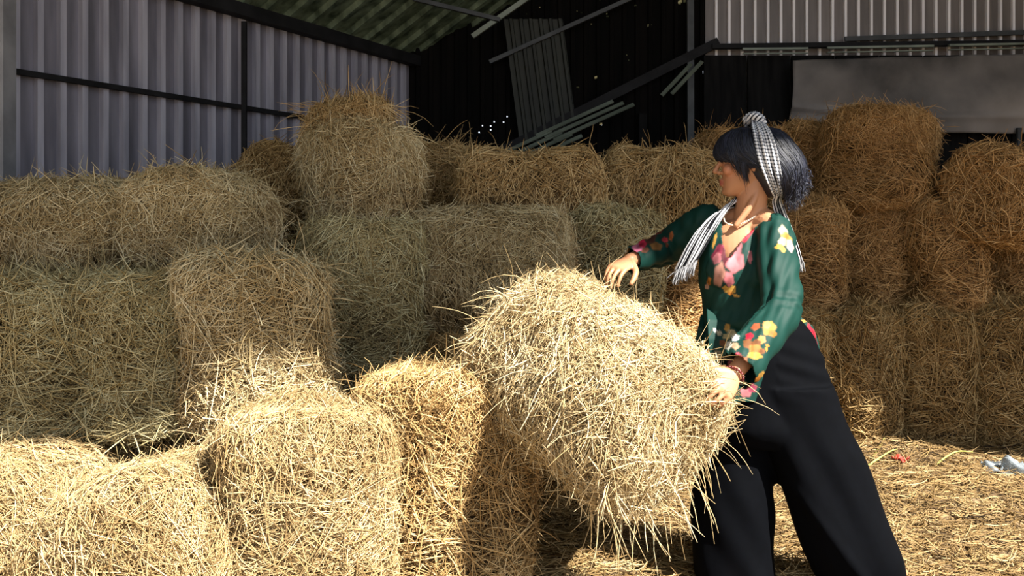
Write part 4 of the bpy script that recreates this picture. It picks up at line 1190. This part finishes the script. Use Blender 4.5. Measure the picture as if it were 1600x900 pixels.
def build_scarf():
    half = [(-.036, .000, .136), (-.038, .030, .130), (-.042, .062, .112), (-.048, .088, .082), (-.054, .103, .042), (-.060, .109, .000), (-.068, .106, -.040), (-.078, .096, -.078), (-.088, .074, -.112), (-.094, .040, -.130)]
    acr = [(1, .0, 0), (1, .0, .0), (1, .05, .05), (1, .05, .1), (1, .03, .15), (1, 0, .15), (1, 0, .18), (1, 0, .2), (1, 0, .25), (1, 0, .25)]
    wd = [.016, .021, .027, .031, .034, .035, .033, .029, .023, .018]
    full = [(x, -y, z) for x, y, z in half[::-1]][:-1] + half
    fac = [a for a in acr[::-1]][:-1] + acr
    fwd = wd[::-1][:-1] + wd
    band, _ = strip('headscarf', [tuple(hp(*p)) for p in full], [tuple(HR @ Vector(a)) for a in fac], fwd, person, 7, .0125, folds=.0035, nfold=6, sub=6, nu=40)
    band['label'] = 'black and white checked scarf tied over the hair'
    # knot on the crown
    sk = Skin()
    sk.tube([hp(-.060, .010, .126), hp(-.048, .016, .144), hp(-.026, .012, .153), hp(-.006, .0, .144), hp(-.006, -.008, .128)], [(.015, .012), (.022, .016), (.025, .018), (.022, .016), (.013, .011)], ref=tuple(HL), n=18)
    sk.tube([hp(-.045, .026, .122), hp(-.040, .020, .142), hp(-.036, .0, .152), hp(-.032, -.016, .142), hp(-.030, -.024, .124)], [.010, .013, .014, .013, .010], ref=tuple(HF), n=14)
    me = sk.fuse('knot', .0028, 2)
    v, n = get_vn(me)
    l = (v - np.array(HEAD)) @ np.array(HR)
    set_v(me, v + n * (.0016 * np.sin(l[:, 0] * 900 + l[:, 2] * 300))[:, None])
    Q0 = np.empty(len(me.loops), np.int32); me.loops.foreach_get('vertex_index', Q0)
    uvl = me.uv_layers.new(name='uv')
    uvl.data.foreach_set('uv', np.stack([l[Q0, 0] * 55 + l[Q0, 2] * 60, (l[Q0, 1] - l[Q0, 0] * .6 - l[Q0, 2]) * 70], 1).astype(np.float32).ravel())
    link('knot', me, M_CHECK, band)
    def fringe(V, name_parent, n_, ln, seed):
        g = np.random.default_rng(seed)
        end = V[-1]; prev = V[-4]
        i = g.integers(0, len(end), n_)
        p = end[i]; d = (end - prev)[i]; d /= np.linalg.norm(d, axis=1)[:, None]
        d = d + g.normal(0, .25, (n_, 3)) + np.array([0, 0, -.35]); d /= np.linalg.norm(d, axis=1)[:, None]
        out = []
        for k in range(5):
            out.append(p.copy()); p = p + d * (ln / 4 * g.uniform(.7, 1.2, (n_, 1))); d = d + np.array([0, 0, -.15]) + g.normal(0, .10, (n_, 3)); d /= np.linalg.norm(d, axis=1)[:, None]
        a, b, c = prisms(np.stack(out, 1), np.repeat(g.normal(size=(n_, 1, 3)), 5, 1), g.uniform(.003, .0055, n_), g.random(n_), (1, .8, 1, .9, .6))
        link('fringe', np_mesh('fringe', a, b, c), M_FRINGE, name_parent)
    # end over the far shoulder
    c = [P(1166, 326, 3.20), P(1148, 318, 3.155), P(1132, 326, 3.105), P(1112, 346, 3.075), P(1094, 374, 3.06), P(1080, 400, 3.06), P(1072, 414, 3.065)]
    a = [Vector((.3, -.2, .9)), Vector((.5, -.3, .8)), Vector((.8, -.15, .55)), Vector((.88, -.05, .42)), Vector((.88, 0, .42)), Vector((.88, 0, .42)), Vector((.88, 0, .42))]
    t1, V1 = strip('scarf_end', c, a, [.022, .030, .040, .047, .050, .047, .042], band, 7, 10, folds=.007, nfold=7, nu=60, mat=M_STRIPE)
    fringe(V1, t1, 90, .055, 4)
    # end down the back
    c = [hp(-.092, .045, -.125), P(1214, 316, 3.09), P(1221, 338, 3.10), P(1232, 366, 3.11), P(1240, 390, 3.115), P(1244, 404, 3.115)]
    a = [Vector((1, 0, .3))] + [Vector((.95, -.25, .2))] * 5
    t2, V2 = strip('scarf_end', c, a, [.012, .016, .018, .019, .019, .018], band, 4, 10, folds=.005, nfold=5, nu=40, phase=1, mat=M_STRIPE)
    fringe(V2, t2, 50, .05, 5)
build_scarf()

# ---- necklace and bracelet
def bead_ring(name, pts, r, n_, mat):
    bm = bmesh.new()
    C = catmull(pts + [pts[0]], 12)
    L = np.concatenate([[0], np.cumsum(np.linalg.norm(np.diff(C, axis=0), axis=1))])
    for s in np.linspace(0, L[-1], n_, endpoint=False):
        p = [np.interp(s, L, C[:, k]) for k in range(3)]
        bmesh.ops.create_uvsphere(bm, u_segments=8, v_segments=6, radius=r, matrix=Matrix.Translation(p))
    return bm_obj(name, bm, mat, person, smooth=True)
bead_ring('necklace', [P(1131, 336, 3.115), P(1133, 347, 3.085), P(1146, 352, 3.066), P(1164, 347, 3.066), P(1186, 334, 3.08), P(1198, 322, 3.13), P(1180, 320, 3.19), P(1146, 326, 3.175)], .0032, 64, M_PEARL)
fw = (WRL - ELL).normalized(); s1 = fw.cross(Vector((0, 0, 1))).normalized(); s2 = fw.cross(s1)
bead_ring('bracelet', [WRL + fw * .006 + s1 * (.031 * math.cos(t)) + s2 * (.028 * math.sin(t)) for t in np.linspace(0, 2 * math.pi, 9)[:-1]], .0048, 22, M_BEAD)

# ---- small things lying on the floor
M_STALK = plain_mat('yellow_green_stalk', (0.42, 0.42, 0.10), 0.6)
for i, (a, b, c, lab) in enumerate((
        ((1268, 742), (1300, 716), (1330, 722), 'bent yellow green leaf blade left of the red scrap'),
        ((1362, 738), (1384, 716), (1372, 704), 'short curled yellow green leaf blade beside the dark trousers'),
        ((1352, 746), (1388, 738), (1402, 732), 'flat yellow leaf blade ending at the red scrap'),
        ((1462, 744), (1492, 737), (1520, 731), 'long pale green leaf blade at the edge of the shade'))):
    def gp(p, up):
        Y = CAM_H * FPX / (p[1] - HOR)
        Y = min(Y, 4.9)
        x = (p[0] - 800) / FPX * Y
        return Vector((x, Y, float(mound(np.array(x), np.array(Y))) + up))
    pts = catmull([gp(a, .012), gp(b, .045), gp(c, .022)], 6)[None]
    v, q, t = prisms(pts, np.tile(np.array([[[0.1, -.5, 1.0]]]), (1, pts.shape[1], 1)), np.array([.016]), np.array([.5]), np.linspace(1, .3, pts.shape[1]))
    tag(link('leaf_blade', np_mesh('leaf_blade', v, q), M_STALK), lab, 'leaf', 'leaf blades on the straw')
M_SCRAP = plain_mat('red_plastic_scrap', (0.45, 0.05, 0.03), 0.5)
c = gp((1406, 742), .03)
g_ = np.random.default_rng(3)
def scrap_fn(u, v):
    return np.stack([c.x + (u - .5) * .06 + .012 * np.sin(v * 9), c.y + (v - .5) * .06, c.z + .012 * np.sin(u * 8 + v * 5) + .008 * np.sin(v * 15)], 1)
tag(grid_sheet('plastic_scrap', scrap_fn, 14, 14, M_SCRAP, .002), 'small crumpled red scrap on the sunlit straw', 'scrap')
m, nt, b = new_mat('clear_plastic_film')
b.inputs['Base Color'].default_value = (.40, .45, .48, 1); b.inputs['Roughness'].default_value = .2; b.inputs['Transmission Weight'].default_value = .55; b.inputs['Alpha'].default_value = .75
c = gp((1574, 750), .03)
cr1, cr2 = lump_fn(77, .03), lump_fn(78, .016)
def bag_fn(u, v):
    q = np.stack([u * .30, v * .30, u * 0], 1)
    r = 1 - .35 * np.abs(2 * u - 1) ** 3
    x = c.x + (u - .5) * .26 + cr2(q * 3); y = c.y + (v - .5) * .16 * r + cr2(q * 3 + 5)
    z = c.z - .01 + np.abs(cr1(q * 2.2)) * 1.3 * np.sin(u * 3.14) * np.sin(v * 3.14) + cr2(q * 6) * .5
    return np.stack([x, y, z], 1)
ob = grid_sheet('plastic_bag', bag_fn, 50, 40, m, .002)
ob.data.polygons.foreach_set('use_smooth', [False] * len(ob.data.polygons))
tag(ob, 'crumpled clear plastic bag on the straw at the right edge', 'bag')
